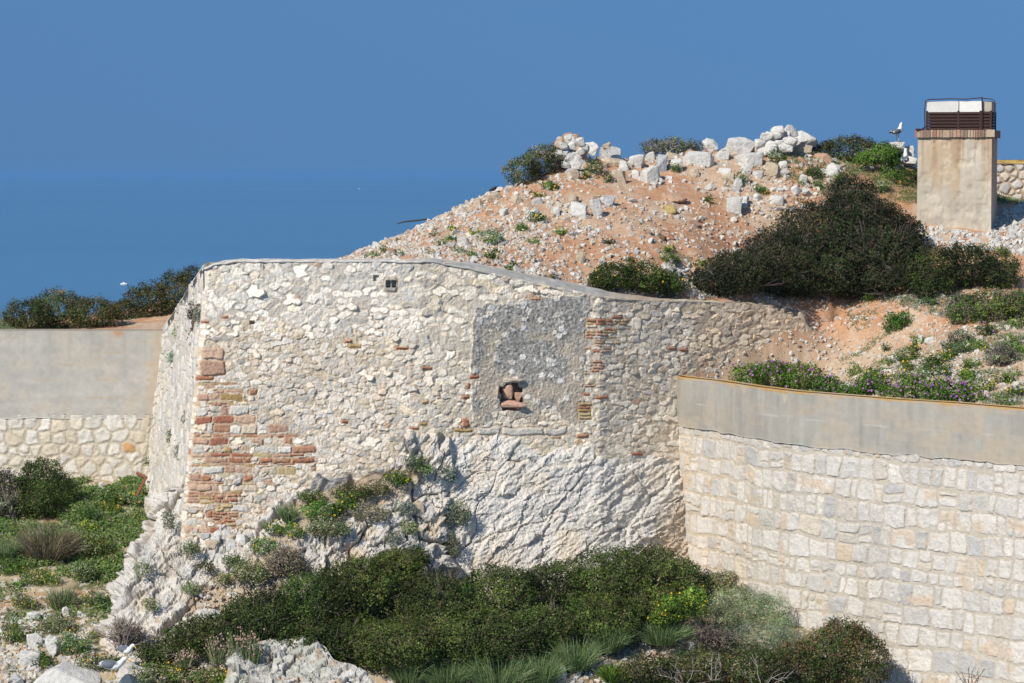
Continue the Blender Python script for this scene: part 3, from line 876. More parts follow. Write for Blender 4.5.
H = ins * (rel * (.7 + .3 * sstep(0, .04, re_ - mw)) + (tl_[rb_, 0] * (U - rs[rb_, 0]) + tl_[rb_, 1] * (V - rs[rb_, 1])).clip(-.5, .5) * .03)
Cw = Cw * .93 * (1 - ins[..., None]) + rc[rb_] * ins[..., None]
stone = ins
H = H + stone * (.020 * fbm(U * 6, V * 6, 0, 4, 303) + .014 * np.maximum(0, ridged(U * 5, V * 5, 0, 3, 304)) ) + .03 * fbm(U * .8, V * .8, 0, 2, 305)
Cw *= (1 + stone * .07 * fbm(U * 9, V * 9, 0, 3, 306))[..., None]
Cw = mixc(Cw, (0.40, 0.36, 0.31), sstep(.15, .5, fbm(U * 1.5, V * .5, 3, 4, 308)) * .22)
Cw = mixc(Cw, (0.55, 0.40, 0.26), stone * sstep(.32, .55, fbm(U * 2.2, V * 2.2, 0, 3, 307)) * .6)
bat = 0.04
off = H + V * bat
P = np.stack([xg[None] + ng[None, :, 0] * off, yg[None] + ng[None, :, 1] * off, ZT - HC - V], -1)
slab('stone_facing', P, Cw, M_WALL, (0.4, 0.55, 0), rwall, None, False)
# concrete parapet standing 3 cm proud
st2 = 0.03
sg2 = np.arange(0, S_[-1], st2)
xg2 = np.interp(sg2, S_, Xr); yg2 = np.interp(sg2, S_, Yr)
tg2 = np.stack([np.gradient(xg2), np.gradient(yg2)], -1); tg2 /= np.linalg.norm(tg2, axis=1, keepdims=True)
ng2 = np.stack([tg2[:, 1], -tg2[:, 0]], -1)
dd = np.concatenate([[0, .004, .012, .025], np.arange(0.05, HC + .02, st2)])
U, V = np.meshgrid(sg2, dd)
Cc = np.ones(U.shape + (3,)) * np.array([0.325, 0.305, 0.265])
Cc *= (1 + .13 * fbm(U * 1.2, V * 1.2, 0, 4, 311) + .20 * fbm(U * 7, V * .6, 0, 4, 312))[..., None]
Cc = mixc(Cc, (0.30, 0.27, 0.23), sstep(.1, .5, fbm(U * 11, V * .35, 2, 3, 341)) * sstep(.9, .0, V) * .45)
pu, pv_ = np.floor(U / .95 + .3 * np.floor(V / .3)), np.floor(V / .3)
Cc = mixc(Cc, (0.385, 0.325, 0.25), (hsh(pu, pv_, pu * 0, 9) > .55) * sstep(.25, .5, V) * sstep(-.35, .1, fbm(U * 3, V * 5, 1, 4, 342)) * .55)
Cc = mixc(Cc, (0.46, 0.44, 0.40), sstep(.02, .0, np.abs(V - .61 - .02 * fbm(U * 2, V * 0, 0, 2, 343))) * sstep(0, .3, fbm(U * 1.3, V * 0, 4, 3, 344)) * .6)
Cc = mixc(Cc, (0.40, 0.325, 0.24), sstep(.0, .4, fbm(U * 1.1, V * 2.4, 6, 4, 319)) * .6)
lf = sstep(.05, .015, V - .07 * np.maximum(0, fbm(U * 5, V * 0, 0, 3, 313)))
lich = np.maximum(lf, sstep(.02, .3, fbm(U * 4, V * 2.2, 0, 3, 314) - V * .9) * sstep(2.5, 3.2, U) * sstep(6, 5, U) * .7)
Cc = mixc(Cc, (0.40, 0.23, 0.06), lf * .85)
Cc = mixc(Cc, (0.50, 0.42, 0.27), np.clip(lich - lf, 0, 1) * .8)
Cc = mixc(Cc, (0.33, 0.30, 0.26), sstep(.1, .5, fbm(U * 1.6, V * 4, 0, 3, 315)) * .4)
Cc = mixc(Cc, (0.36, 0.16, 0.08), sstep(.035, .0, np.abs(U - .42 - .02 * fbm(V * 6, V * 0, 0, 2, 316))) * sstep(.95, .2, V) * .55)
off = .055 + .008 * fbm(U * 1.5, V * 3, 0, 3, 317) - .03 * sstep(.02, .0, V) + .002 * (np.abs(((V / .29) % 1) - .5) < .03)
rag = (.03 + .05 * fbm(U * 2.2, V * 0, 0, 4, 318)) * sstep(HC - .12, HC, V)
P = np.stack([xg2[None] + ng2[None, :, 0] * off, yg2[None] + ng2[None, :, 1] * off, ZT - V - rag], -1)
slab('concrete_parapet', P, Cc, M_CONC, (0.22, 0.30, 0), rwall)

# ---------------- left wall: concrete over squared rubble
lwall = empty('parapet_wall', at(80, 490, 67), 'straight wall of cream stone blocks topped by a tall grey concrete parapet', 'wall')
us = np.arange(-150, 176, 1.0); vs = np.arange(414, 510, 1.0)
U, V = np.meshgrid(us, vs)
wu = U + 3.2 * fbm(U / 9, V / 9, 0, 4, 401); wv = V + 3.2 * fbm(U / 9, V / 9, 4, 4, 402)
sl_ = []
y = 424.0; rl = random.Random(9)
while y < 516:
    h = rl.uniform(10, 16); x = -160 + rl.random() * 10
    while x < 186:
        w = rl.uniform(9, 22)
        sl_.append((x + w / 2 + rl.uniform(-1, 1), y + h / 2 - 6 + rl.uniform(-3.5, 3.5), min(w, h * 1.2) * rl.uniform(.3, .6))); x += w
    y += h
for k in range(60): sl_.append((rl.uniform(-60, 176), rl.uniform(416, 508), 2.5))
sl_ = np.array(sl_)
b_, e_ = cells(wu, wv, us[0], vs[0], 1.0, sl_, 1.1)
cl_ = np.array([(0.67, 0.60, 0.49), (0.66, 0.61, 0.53), (0.64, 0.55, 0.42), (0.63, 0.58, 0.51), (0.70, 0.65, 0.57)])[np.random.default_rng(4).integers(0, 5, len(sl_))] * np.random.default_rng(5).uniform(.9, 1.08, (len(sl_), 1))
cl_[np.argmin(np.hypot(sl_[:, 0] - 123, sl_[:, 1] - 446))] = (0.55, 0.31, 0.14)
i_ = sstep(0, .8, e_ - 1.1 - .5 * fbm(U / 4, V / 4, 0, 2, 403))
Cw = np.array([0.52, 0.45, 0.35]) * (1 - i_[..., None]) + cl_[b_] * i_[..., None]
Hh = i_ * .028 + i_ * .025 * fbm(U / 5, V / 5, 0, 3, 404) + .02 * fbm(U / 30, V / 30, 0, 2, 405)
P = at(U, V, 67.0 - (V - 418) * .001) ; P[..., 1] -= Hh
slab('stone_facing', P, Cw, M_WALL, (0, .7, 0), lwall)
us = np.arange(-150, 178, 1.5); vs = np.concatenate([[330, 330.2, 330.8], np.arange(331.5, 420, 1.5)])
U, V = np.meshgrid(us, vs)
Cc = np.ones(U.shape + (3,)) * np.array([0.425, 0.40, 0.355])
Cc *= (1 + .13 * fbm(U / 40, V / 25, 0, 4, 411) + .10 * fbm(U / 9, V / 9, 0, 4, 412))[..., None]
Cc = mixc(Cc, (0.49, 0.41, 0.31), sstep(.0, .5, fbm(U / 22, V / 14, 4, 4, 418)) * .45)
bl = (V - 330) / 88.0
Cc = mixc(Cc, (0.33, 0.30, 0.25), sstep(.1, .5, fbm(U / 5, V / 90, 2, 3, 419)) * sstep(.55, 0, bl) * .45)
Cc = mixc(Cc, (0.37, 0.35, 0.32), sstep(.15, .4, fbm(U / 14, V / 10, 9, 4, 420)) * .5)
for f in (.14, .26, .39, .56, .77, .88):
    Cc = mixc(Cc, (0.44, 0.33, 0.21), sstep(.014, .0, np.abs(bl - f - .004 * fbm(U / 20, U * 0, f * 9, 2, 413))) * sstep(-.05, .4, fbm(U / 22, U * 0, f * 31, 3, 414)) * .75)
Cc = mixc(Cc, (0.36, 0.34, 0.31), sstep(15, 4, np.abs(np.hypot(U - 128, (V - 378)) - 6)) * sstep(-.2, .4, fbm(U / 6, V / 6, 0, 3, 415)) * .5)
Cc = mixc(Cc, (0.45, 0.24, 0.11), sstep(8, 1, np.hypot(U - 118, (V - 332) * 1.0)) * .8)
Cc = mixc(Cc, (0.47, 0.36, 0.24), sstep(148, 160, U + (V - 330) * .1) * .5)
Cc = mixc(Cc, (0.33, 0.27, 0.2), sstep(332, 330.4, V) * .6)
boff = .03 + .008 * fbm(U / 20, V / 12, 0, 4, 416) + .0015 * np.sin(bl * 44)
edge = 1.3 * fbm(us / 9, us * 0, 0, 3, 417)
Vv = V + (edge[None] + 0 * V) * (V > 416)
P = at(U, Vv, 67.0); P[..., 1] -= boff
slab('concrete_parapet', P, Cc, M_CONC, (0, .45, 0), lwall)

# ---------------- the wall far behind the vent stack
bw = empty('boundary_wall', at(1040, 205, 76.5), 'low rubble wall with ochre lichened coping behind the vent stack', 'wall')
us = np.arange(985, 1120, 1.0); vs = np.arange(162, 212, 1.0)
U, V = np.meshgrid(us, vs)
s_ = darts(980, 1125, 158, 216, lambda x, y, q: 2.2 + 3.6 * q ** 2, 3000, 1.2, 71)
b_, e_ = cells(U + 1.5 * fbm(U / 6, V / 6, 0, 2, 1), V + 1.5 * fbm(U / 6, V / 6, 4, 2, 2), us[0], vs[0], 1.0, s_, 1.2)
i_ = sstep(0, .8, e_ - .8)
Cw = np.array([0.44, 0.34, 0.24]) * (1 - i_[..., None]) + lime(len(s_), 73)[b_] * i_[..., None]
P = at(U, V, 76.5); P[..., 1] -= i_ * .06
slab('stone_facing', P, Cw, M_WALL, (0, .6, 0), bw)
us = np.arange(983, 1122, 2.0); vs = np.array([159.8, 160.2, 161, 163, 163.6])
U, V = np.meshgrid(us, vs)
P = at(U, V, 76.42 + .04 * fbm(U / 5, V, 0, 2, 3))
slab('coping', P, np.ones(P.shape) * np.array([0.47, 0.32, 0.11]), M_CONC, (0, .75, 0), bw)

# ------------------------------------------------------------------ natural rock
def rbf2(pts, U, V):
    P = np.array(pts, float); n = len(P)
    d = np.hypot(P[:, None, 0] - P[None, :, 0], P[:, None, 1] - P[None, :, 1])
    A = np.zeros((n + 3, n + 3)); A[:n, :n] = d - np.eye(n); A[:n, n] = 1; A[:n, n + 1:] = P[:, :2]; A[n, :n] = 1; A[n + 1:, :n] = P[:, :2].T
    w = np.linalg.solve(A, np.concatenate([P[:, 2], np.zeros(3)]))
    Z = w[n] + w[n + 1] * U + w[n + 2] * V
    for i in range(n): Z = Z + w[i] * np.hypot(U - P[i, 0], V - P[i, 1])
    return Z

def rock_relief(U, V, u0, v0, st, ang, seed, big=26, small=8, bigamp=.20, smallamp=.07, asp_=1.7, fine=1.0):
    """blocky bedded limestone: tilted facets of two sizes, cracks between them"""
    c, s = math.cos(ang), math.sin(ang)
    H = 0; crack = 0
    for k, (r0, amp, asp) in enumerate(((big, bigamp, asp_), (small, smallamp, asp_))):
        rg = np.random.default_rng(seed + k)
        # work in the rotated frame
        wu = U + r0 * .35 * fbm(U / r0, V / r0, seed, 3, seed + 3); wv = V + r0 * .35 * fbm(U / r0, V / r0, seed + 9, 3, seed + 4)
        A = wu * c + wv * s; B = -wu * s + wv * c
        au, av = A.min(), B.min()
        sites = darts(U.min() - r0, U.max() + r0, V.min() - r0, V.max() + r0, lambda x, y, q: r0 * (.45 + .8 * q ** 1.5), int(12 * U.size * st * st / r0 ** 2) + 200, 1.2, seed + k, .9)
        S2 = np.stack([sites[:, 0] * c + sites[:, 1] * s, -sites[:, 0] * s + sites[:, 1] * c, sites[:, 2]], -1)
        # brute-force by chunks of nearest two (rotated anisotropic metric)
        n = A.size; a = A.ravel(); b = B.ravel()
        bid = np.zeros(n, int); ed = np.zeros(n)
        # coarse bins to limit candidates
        order = np.argsort(S2[:, 0])
        Sx = S2[order]
        cell = r0 * 4.0
        ia = np.floor(U.ravel() / cell).astype(int); ib = np.floor(V.ravel() / cell).astype(int)
        key = ia * 10000 + ib
        for kk in np.unique(key):
            idx = np.nonzero(key == kk)[0]
            ca, cb = (kk // 10000 + .5) * cell, (kk % 10000 + .5) * cell
            near = np.nonzero((np.abs(sites[:, 0] - ca) < cell * .5 + r0 * 3.2) & (np.abs(sites[:, 1] - cb) < cell * .5 + r0 * 3.2))[0]
            D = (a[idx, None] - S2[near, 0]) ** 2 + ((b[idx, None] - S2[near, 1]) * asp) ** 2 - S2[near, 2] ** 2
            if len(near) < 2: continue
            two = np.argpartition(D, 1, axis=1)[:, :2]
            d0 = np.take_along_axis(D, two, 1)
            sw = d0[:, 0] > d0[:, 1]
            two[sw] = two[sw][:, ::-1]; d0[sw] = d0[sw][:, ::-1]
            i0, i1 = near[two[:, 0]], near[two[:, 1]]
            bid[idx] = i0
            ed[idx] = (d0[:, 1] - d0[:, 0]) / (2 * np.hypot(S2[i0, 0] - S2[i1, 0], (S2[i0, 1] - S2[i1, 1]) * asp) + 1e-6)
        bid = bid.reshape(U.shape); ed = ed.reshape(U.shape)
        o = rg.normal(0, 1, len(sites)); tx = rg.normal(0, 1, (len(sites), 2))
        H = H + amp * (.55 * o[bid] + (tx[bid, 0] * (A - S2[bid, 0]) + tx[bid, 1] * (B - S2[bid, 1])) / r0 * .5)
        H = H - amp * 1.0 * sstep(r0 * .08, 0, ed)
        crack = np.maximum(crack, sstep(r0 * .07, 0, ed))
    wv = V + 6 * fbm(U / 25, V / 25, 1, 3, seed + 11)
    A = U * c + wv * s; B = -U * s + wv * c
    H = H + fine * (.05 * ridged(A / 26, B / 8, 0, 4, seed + 12) + .03 * fbm(A / 9, B / 3.2, 0, 4, seed + 13))
    H = H + fine * (.022 * ridged(A / 5, B / 2.2, 0, 3, seed + 14) + .018 * fbm(U / 2.4, V / 2.4, 0, 2, seed + 15))
    jag = np.floor(3.2 * fbm(A / 15, B / 7, 0, 3, seed + 16) + B / 9.0)
    H = H + fine * .035 * (hsh(jag, jag * 0, jag * 0, seed) - .5) * 2 * sstep(-.3, .3, fbm(U / 30, V / 30, 0, 2, seed + 17))
    H = H + smallamp * .5 * fbm(U / 7, V / 7, 0, 4, seed + 7) + bigamp * .6 * fbm(U / 45, V / 45, 0, 3, seed + 8)
    return H, crack

def rock_sheet(name, label, U, V, Y, H, C, back=(0, 2.2, -.3), cat='rock outcrop'):
    P = at(U, V, Y)
    N = normals(smooth2(P.reshape(P.shape[0], -1), 0).reshape(P.shape))
    P = P + N * H[..., None]
    o = slab(name, P, C, M_ROCK, back, None, P[-1, P.shape[1] // 2], False)
    return tag(o, label, cat), P

# cliff under the wall
us = np.arange(418, 706, 1.2); vs = np.arange(0, 1.0001, 1 / 150.)
tp = np.interp(us, [418, 430, 445, 480, 500, 560, 620, 660, 706], [470, 452, 440, 434, 434, 440, 452, 458, 470])
tp = tp + 3.0 * fbm(us / 14, us * 0, 0, 3, 500)
U = us[None] + 0 * vs[:, None]; V = tp[None] + (612 - tp[None]) * vs[:, None]
Yc = front_Y(U, V) + .05 - .75 * vs[:, None] ** 1.3 - .12 * sstep(0, .12, vs)[:, None]
# the rock turns back into the cleft on its left
Yc = Yc + 1.1 * sstep(452, 428, U) * sstep(.15, .6, vs)[:, None]
Hc, cr = rock_relief(U, V, us[0], 430, 1.2, -.62, 510, 34, 9, .042, .028, 2.4, .85)
Cc = np.ones(U.shape + (3,)) * np.array([0.72, 0.67, 0.595])
n1 = fbm(U / 30, V / 30, 0, 4, 520)
Cc = mixc(Cc, (0.71, 0.62, 0.50), sstep(0, .5, n1))
Cc = mixc(Cc, (0.64, 0.60, 0.55), sstep(0, .5, -n1) * .7)
Cc = mixc(Cc, (0.53, 0.40, 0.26), sstep(648, 668, U + 14 * fbm(U / 14, V / 14, 0, 3, 521)) * sstep(485, 515, V) * .7)
Cc = mixc(Cc, (0.42, 0.34, 0.26), cr * .35)
Cc = mixc(Cc, (0.56, 0.53, 0.49), sstep(.2, .5, fbm(U / 16, V / 40, 0, 4, 522)) * .5)
cliff, P_cliff = rock_sheet('rock_cliff', 'steep creamy limestone cliff face that carries the middle of the wall', U, V, Yc, Hc, Cc)

# outcrop under the corner and the ledge
rock_pts = [(180, 535, 57.1), (145, 535, 57.4), (250, 532, 57.1), (300, 500, 57.5), (350, 480, 57.85), (420, 455, 58.15), (447, 440, 58.4),
 (92, 645, 54.9), (100, 620, 55.3), (120, 590, 55.9), (150, 565, 56.3), (200, 600, 55.6), (160, 650, 54.5), (250, 560, 56.4), (280, 590, 55.7), (300, 540, 56.5),
 (350, 520, 57.1), (400, 500, 57.55), (440, 500, 57.8), (445, 560, 57.3), (400, 560, 56.8), (350, 560, 56.4), (300, 620, 54.9), (440, 620, 56.0), (300, 690, 53.6), (100, 690, 53.9), (200, 690, 53.5), (230, 640, 54.6)]
vs = np.arange(436, 700, 1.2)
ss = np.linspace(0, 1, 330)
lft = np.interp(vs, [436, 470, 492, 505, 520, 540, 565, 590, 620, 640, 660, 700], [395, 330, 150, 146, 143, 136, 118, 107, 100, 92, 88, 84]) + 3 * fbm(vs / 12, vs * 0, 0, 3, 530)
rgt = np.interp(vs, [436, 480, 520, 560, 600, 700], [449, 452, 452, 452, 444, 430]) + 3 * fbm(vs / 12, vs * 0, 5, 3, 531)
U = lft[:, None] + (rgt - lft)[:, None] * ss[None]; V = vs[:, None] + 0 * ss[None]
def rock_Y(u, v): return rbf2(rock_pts, u, v)
Yo = rock_Y(U, V)
d = U - lft[:, None]
Yo = Yo + 1.3 * (1 - np.sqrt(np.clip(1 - np.clip(1 - d / 26, 0, 1) ** 2, 0, 1))) * (V > 490)
d2 = rgt[:, None] - U
Yo = Yo + .8 * (1 - np.sqrt(np.clip(1 - np.clip(1 - d2 / 10, 0, 1) ** 2, 0, 1))) * (V > 470)
Ho, cr = rock_relief(U, V, 80, 436, 1.2, -.85, 540, 30, 9, .13, .085, 1.5, 1.25)
soil = np.zeros(U.shape)
for poly in ([(190, 600), (232, 568), (300, 540), (300, 570), (262, 600), (190, 640)], [(262, 545), (300, 500), (360, 480), (420, 462), (432, 455), (420, 485), (360, 520), (290, 545)]):
    soil = np.maximum(soil, inpoly(U + 8 * fbm(U / 14, V / 14, 0, 3, 550), V + 8 * fbm(U / 14, V / 14, 4, 3, 551), poly))
soil = smooth2(soil.astype(float), 2)
Ho = Ho * (1 - .75 * soil)
Co = np.ones(U.shape + (3,)) * np.array([0.65, 0.60, 0.53])
n1 = fbm(U / 24, V / 24, 0, 4, 560)
Co = mixc(Co, (0.60, 0.50, 0.38), sstep(.05, .5, n1))
Co = mixc(Co, (0.50, 0.48, 0.45), sstep(.05, .5, -n1) * .8)
Co = mixc(Co, (0.34, 0.26, 0.18), cr * .7)
Co = mixc(Co, (0.42, 0.40, 0.37), sstep(.1, .45, fbm(U / 13, V / 30, 0, 4, 562)) * .45)
Co = mixc(Co, (0.44, 0.33, 0.21), soil * (.7 + .3 * fbm(U / 5, V / 5, 0, 3, 561)))
outc, P_out = rock_sheet('rock_outcrop', 'jagged pale limestone outcrop stepping down under the bastion corner', U, V, Yo, Ho, Co, (0.3, 1.5, -.2))

def rock_hit(px, py):
    q = at(px, py, float(rock_Y(np.array([px * 1.0]), np.array([py * 1.0]))[0]) - .05)
    return q
def cliff_hit(px, py):
    t = (py - 440) / 170.0
    return at(px, py, float(front_Y(px, py)) - .1 - .75 * max(0, t) ** 1.3)

# ------------------------------------------------------------------ boulders and stones
def boulder(px, py, w, h, label, hit, seed, col=(0.60, 0.57, 0.52), cat='boulder', name='boulder', group=None, sub=3, rot=None, sink=.12, depth=.8, Y=None, jit=.22, amp=.05, tilt=.0):
    base = hit(px, py + h * .5) if Y is None else at(px, py + h / 2, Y)
    k = base[1] / F
    Vr, Fr = hull_rock(seed, 15, sub, jit, amp)
    rr = random.Random(seed)
    ext = np.abs(Vr).max(0)
    Vr = Vr / (2 * ext)
    Vr = Vr * np.array([w * k, max(w, h) * k * depth, h * k * (1 + sink)])
    Vr = Vr @ rotm(rr.uniform(-.2, .2), tilt + rr.uniform(-.16, .16), rr.uniform(-.4, .4)).T
    Vr = Vr * np.array([w * k / (Vr[:, 0].max() - Vr[:, 0].min()), 1, h * k * (1 + sink) / (Vr[:, 2].max() - Vr[:, 2].min())])
    c = at(px, py, base[1] + (max(w, h) * k * depth * .3)); c[2] -= h * k * sink * .5
    Vr = Vr + c
    cv = np.array(col) * (1 + .10 * fbm(Vr[:, 0] * 3, Vr[:, 1] * 3, Vr[:, 2] * 3, 3, seed % 50))[:, None]
    o = obj(name, Vr, Fr, cv, M_ROCK, None, False, (c[0], c[1], Vr[:, 2].min()))
    return tag(o, label, cat, group)

W_, G_, T_, PK, YL = (0.63, 0.60, 0.55), (0.40, 0.40, 0.40), (0.52, 0.42, 0.30), (0.50, 0.32, 0.21), (0.50, 0.38, 0.15)
hh = HILL.hit
def bx(x0, y0, x1, y1): return ((x0 + x1) / 2, (y0 + y1) / 2, x1 - x0, y1 - y0)
crest = 'limestone blocks of the tumbled wall on the crest'
B = [
 ((703, 137, 719, 148), W_, 'small rounded white boulder on the crest beside the grey bush', None, 72.4),
 ((723, 136, 757, 153), W_, 'large squared white block at the back of the crest wall', None, 72.2),
 ((682, 149, 714, 166), W_, 'largest low white block at the front of the crest wall', None, 71),
 ((715, 151, 731, 160), W_, 'middling white stone wedged between two large crest blocks', None, 71.2),
 ((735, 152, 765, 166), W_, 'long white block lying in front of the stacked crest stones', None, 71.2),
 ((790, 131, 816, 146), W_, 'broad white capstone at the right end of the crest wall', None, 72.6),
 ((790, 143, 812, 155), T_, 'pale lower block under the broad capstone of the crest wall', None, 72.5),
 ((584, 142, 600, 153), W_, 'angular white block beside the tall stone heap on the crest', None, 70.2),
 ((599, 145, 621, 161), (0.52, .5, .47), 'greyish leaning boulder near the left end of the crest', None, 70.1),
 ((602, 142, 611, 148), T_, 'small dark tan stone lying on the greyish leaning boulder', None, 70.2),
 ((641, 165, 662, 183), W_, 'triangular pale boulder tipped on its point above the red bank', None, 69.3),
 ((654, 153, 667, 172), G_, 'dark grey boulder standing out among the white crest stones', None, 69.8),
 ((610, 170, 627, 183), T_, 'tan boulder half sunk in the top of the red bank', None, 69.2),
 ((566, 169, 580, 180), T_, 'tan boulder under the green bush at the left end of the crest', None, 69.2),
 ((570, 202, 588, 219), W_, 'large white angular rock lying on the orange slope', None, None),
 ((590, 199, 604, 217), W_, 'upright white rock on the slope beside the large angular one', None, None),
 ((600, 195, 616, 207), (0.58, .56, .54), 'tilted white slab on the orange slope under the bank', None, None),
 ((664, 205, 677, 214), YL, 'ochre yellow slab on the orange slope', None, None),
 ((666, 193, 687, 204), PK, 'pinkish flat slab sunk in the bank above the ochre slab', None, None),
 ((473, 198, 483, 208), T_, 'tan boulder on the skyline of the rubble slope', None, None),
 ((486, 192, 501, 202), T_, 'flat tan boulder on the skyline near the crest bush', None, None),
 ((724, 196, 741, 214), (0.57, .54, .49), 'large pale boulder beside the peak of the dark shrub', None, None),
 ((738, 196, 750, 209), W_, 'upright white boulder next to the large pale one', None, None),
 ((802, 166, 811, 175), PK, 'reddish brown stone among white rubble near the crest', None, None),
 ((888, 355, 901, 364), W_, 'smooth white egg shaped stone on the tan terrace', None, None),
 ((659, 264, 676, 272), W_, 'flat white slab beside the yellow flowering shrub', None, None),
 ((659, 236, 667, 241), (0.16, .10, .06), 'dark brown broken tile on the orange slope', None, None),
 ((667, 235, 675, 240), (0.42, .18, .10), 'orange red tile shard beside the dark brown tile', None, None),
 ((663, 244, 676, 250), YL, 'yellow stone half buried low on the orange slope', None, None),
 ((575, 252, 585, 263), T_, 'tan pointed stone low on the slope above the coping', None, None),
 ((598, 258, 606, 267), W_, 'white pointed stone at the left edge of the yellow flowering shrub', None, None),
 ((905, 144, 916, 156), W_, 'white boulder on the crest against the vent stack', None, 73.4),
 ((903, 157, 917, 166), W_, 'low white boulder at the foot of the sitting gull', None, 73),
]
for i, (b, c, lab, g, Yv) in enumerate(B):
    boulder(*bx(*b), lab, hh, 600 + i, c, group=g, Y=Yv if i in (9, 31, 32) else None, sink=.35 if i < 14 else .12)
boulder(897, 145, 16, 8, 'white rock under the feet of the standing gull', hh, 649, W_, Y=73.0)
crest_lab = 'pale limestone chunk of the tumbled dry stone wall on the crest'
small = [(603, 157, 624, 166), (630, 171, 640, 179), (669, 159, 683, 171), (646, 151, 656, 161), (664, 151, 680, 158), (629, 155, 645, 168), (619, 161, 630, 171), (719, 167, 733, 175), (720, 173, 735, 182), (733, 178, 743, 187), (770, 195, 785, 205), (798, 174, 808, 184), (765, 162, 780, 178), (825, 165, 839, 178), (741, 164, 752, 175), (752, 170, 764, 178), (690, 168, 700, 176), (778, 160, 788, 168), (790, 186, 800, 194), (752, 192, 762, 200), (880, 163, 892, 168), (893, 164, 905, 169), (862, 165, 876, 169),
         (499, 207, 508, 218), (512, 194, 524, 203), (525, 208, 540, 218), (457, 236, 471, 247), (552, 205, 560, 216), (568, 194, 579, 204), (917, 334, 923, 344), (925, 336, 936, 344)]
for i, b in enumerate(small):
    lab = crest_lab if i < 23 else 'fist sized to knee high white rock lying on the slope'
    boulder(*bx(*b), lab, hh, 660 + i, W_ if i % 4 else T_, group=crest if i < 23 else 'larger white rocks on the slopes', sub=2, sink=.3)
# two piles of stacked stones on the crest
rp = random.Random(21)
for k in range(46):
    x = rp.gauss(571, 8); y = rp.uniform(136, 166)
    x = 571 + (x - 571) * (.35 + (y - 134) / 34)
    w = rp.uniform(8, 15); h = w * rp.uniform(.55, .9)
    boulder(x, y, w, h, 'white stone of the tall heap at the left end of the crest', hh, 700 + k, W_ if rp.random() < .85 else PK, Y=70.0 + rp.uniform(-.3, .2) - (y - 136) * .008, group='stones of the tall crest heap', sub=2, name='heap_stone', cat='stone')
for k in range(36):
    x = rp.uniform(757, 792); top = np.interp(x, [757, 766, 776, 790], [143, 133, 127, 128])
    y = rp.uniform(top + 2, 151); w = rp.uniform(9, 15); h = w * rp.uniform(.5, .8)
    boulder(x, y, w, h, 'stacked white stone in the dry wall stub on the crest', hh, 740 + k, W_, Y=72.3 + rp.uniform(-.2, .2), group='stones of the dry wall stub', sub=2, name='stacked_stone', cat='stone')
# lower boulders
lh = LOW.hit
lowB = [((32, 662, 112, 700), W_, 'big rounded white boulder under the walking gull', .9), ((116, 660, 158, 700), (0.56, .52, .46), 'flat pale slab beside the two gulls', .9),
        ((20, 648, 45, 668), W_, 'white rock left of the big rounded boulder', .8), ((45, 634, 62, 656), W_, 'pale upright rock in the scree at the foot of the slope', .8), ((26, 633, 44, 648), W_, 'white rock at the upper edge of the low scree', .8),
        ((567, 634, 575, 645), W_, 'small white stone standing on end in front of the mastic shrub', .8), ((555, 665, 567, 679), W_, 'white stone on the scree beside the front grass tufts', .8),
        ((688, 640, 697, 655), W_, 'white stone beside the dead pale twigs', .8), ((99, 474, 112, 480), W_, 'pale stone in the grass near the rusted bracket', .8), ((98, 482, 105, 492), W_, 'white stone in the grass below the pale one', .8),
        ((62, 606, 70, 616), W_, 'white stone by the pale dry tussock', .8), ((76, 611, 86, 618), W_, 'small white stone in grass right of the dry tussock', .8), ((26, 611, 42, 620), W_, 'low white rock in the grass left of the dry tussock', .8)]
for i, (b, c, lab, dp) in enumerate(lowB):
    big = i < 2
    boulder(*bx(*b), lab, lh, 800 + i, c, sub=4 if big else 3, depth=dp, amp=.06, jit=.18, Y=(53.4 if i == 0 else 53.5) if big else None, tilt=.12 if i == 0 else (.15 if i == 1 else 0))
# the flat lichened rock in front
us = np.arange(224, 380, 1.1); tv = np.linspace(0, 1, 90)
tp = np.interp(us, [224, 228, 240, 262, 290, 300, 318, 326, 334, 350, 366, 380], [668, 650, 646, 641, 638, 637, 641, 648, 660, 664, 672, 690]) + 2 * fbm(us / 9, us * 0, 0, 3, 570)
U = us[None] + 0 * tv[:, None]; V = tp[None] + (712 - tp[None]) * tv[:, None]
Yr_ = 53.7 - (V - 640) * .028 + .5 * sstep(232, 224, U) + .3 * sstep(370, 380, U)
Hr, cr = rock_relief(U, V, us[0], 636, 1.1, -.2, 575, 15, 5, .09, .06)
Hr = Hr * sstep(224, 240, U) * sstep(0, .12, tv)[:, None]
Cr = np.ones(U.shape + (3,)) * np.array([0.57, 0.54, 0.49])
Cr = mixc(Cr, (0.40, 0.40, 0.33), sstep(-.05, .3, fbm(U / 14, V / 10, 0, 4, 578)) * .7)
Cr = mixc(Cr, (0.50, 0.33, 0.2), sstep(.3, .45, fbm(U / 10, V / 8, 0, 3, 579)) * .7)
Cr = mixc(Cr, (0.3, 0.26, 0.2), cr * .4)
rock_sheet('flat_rock', 'low flat topped grey white rock with lichen in front of the mastic shrub', U, V, Yr_, Hr, Cr, (0, .6, -.7), 'rock')

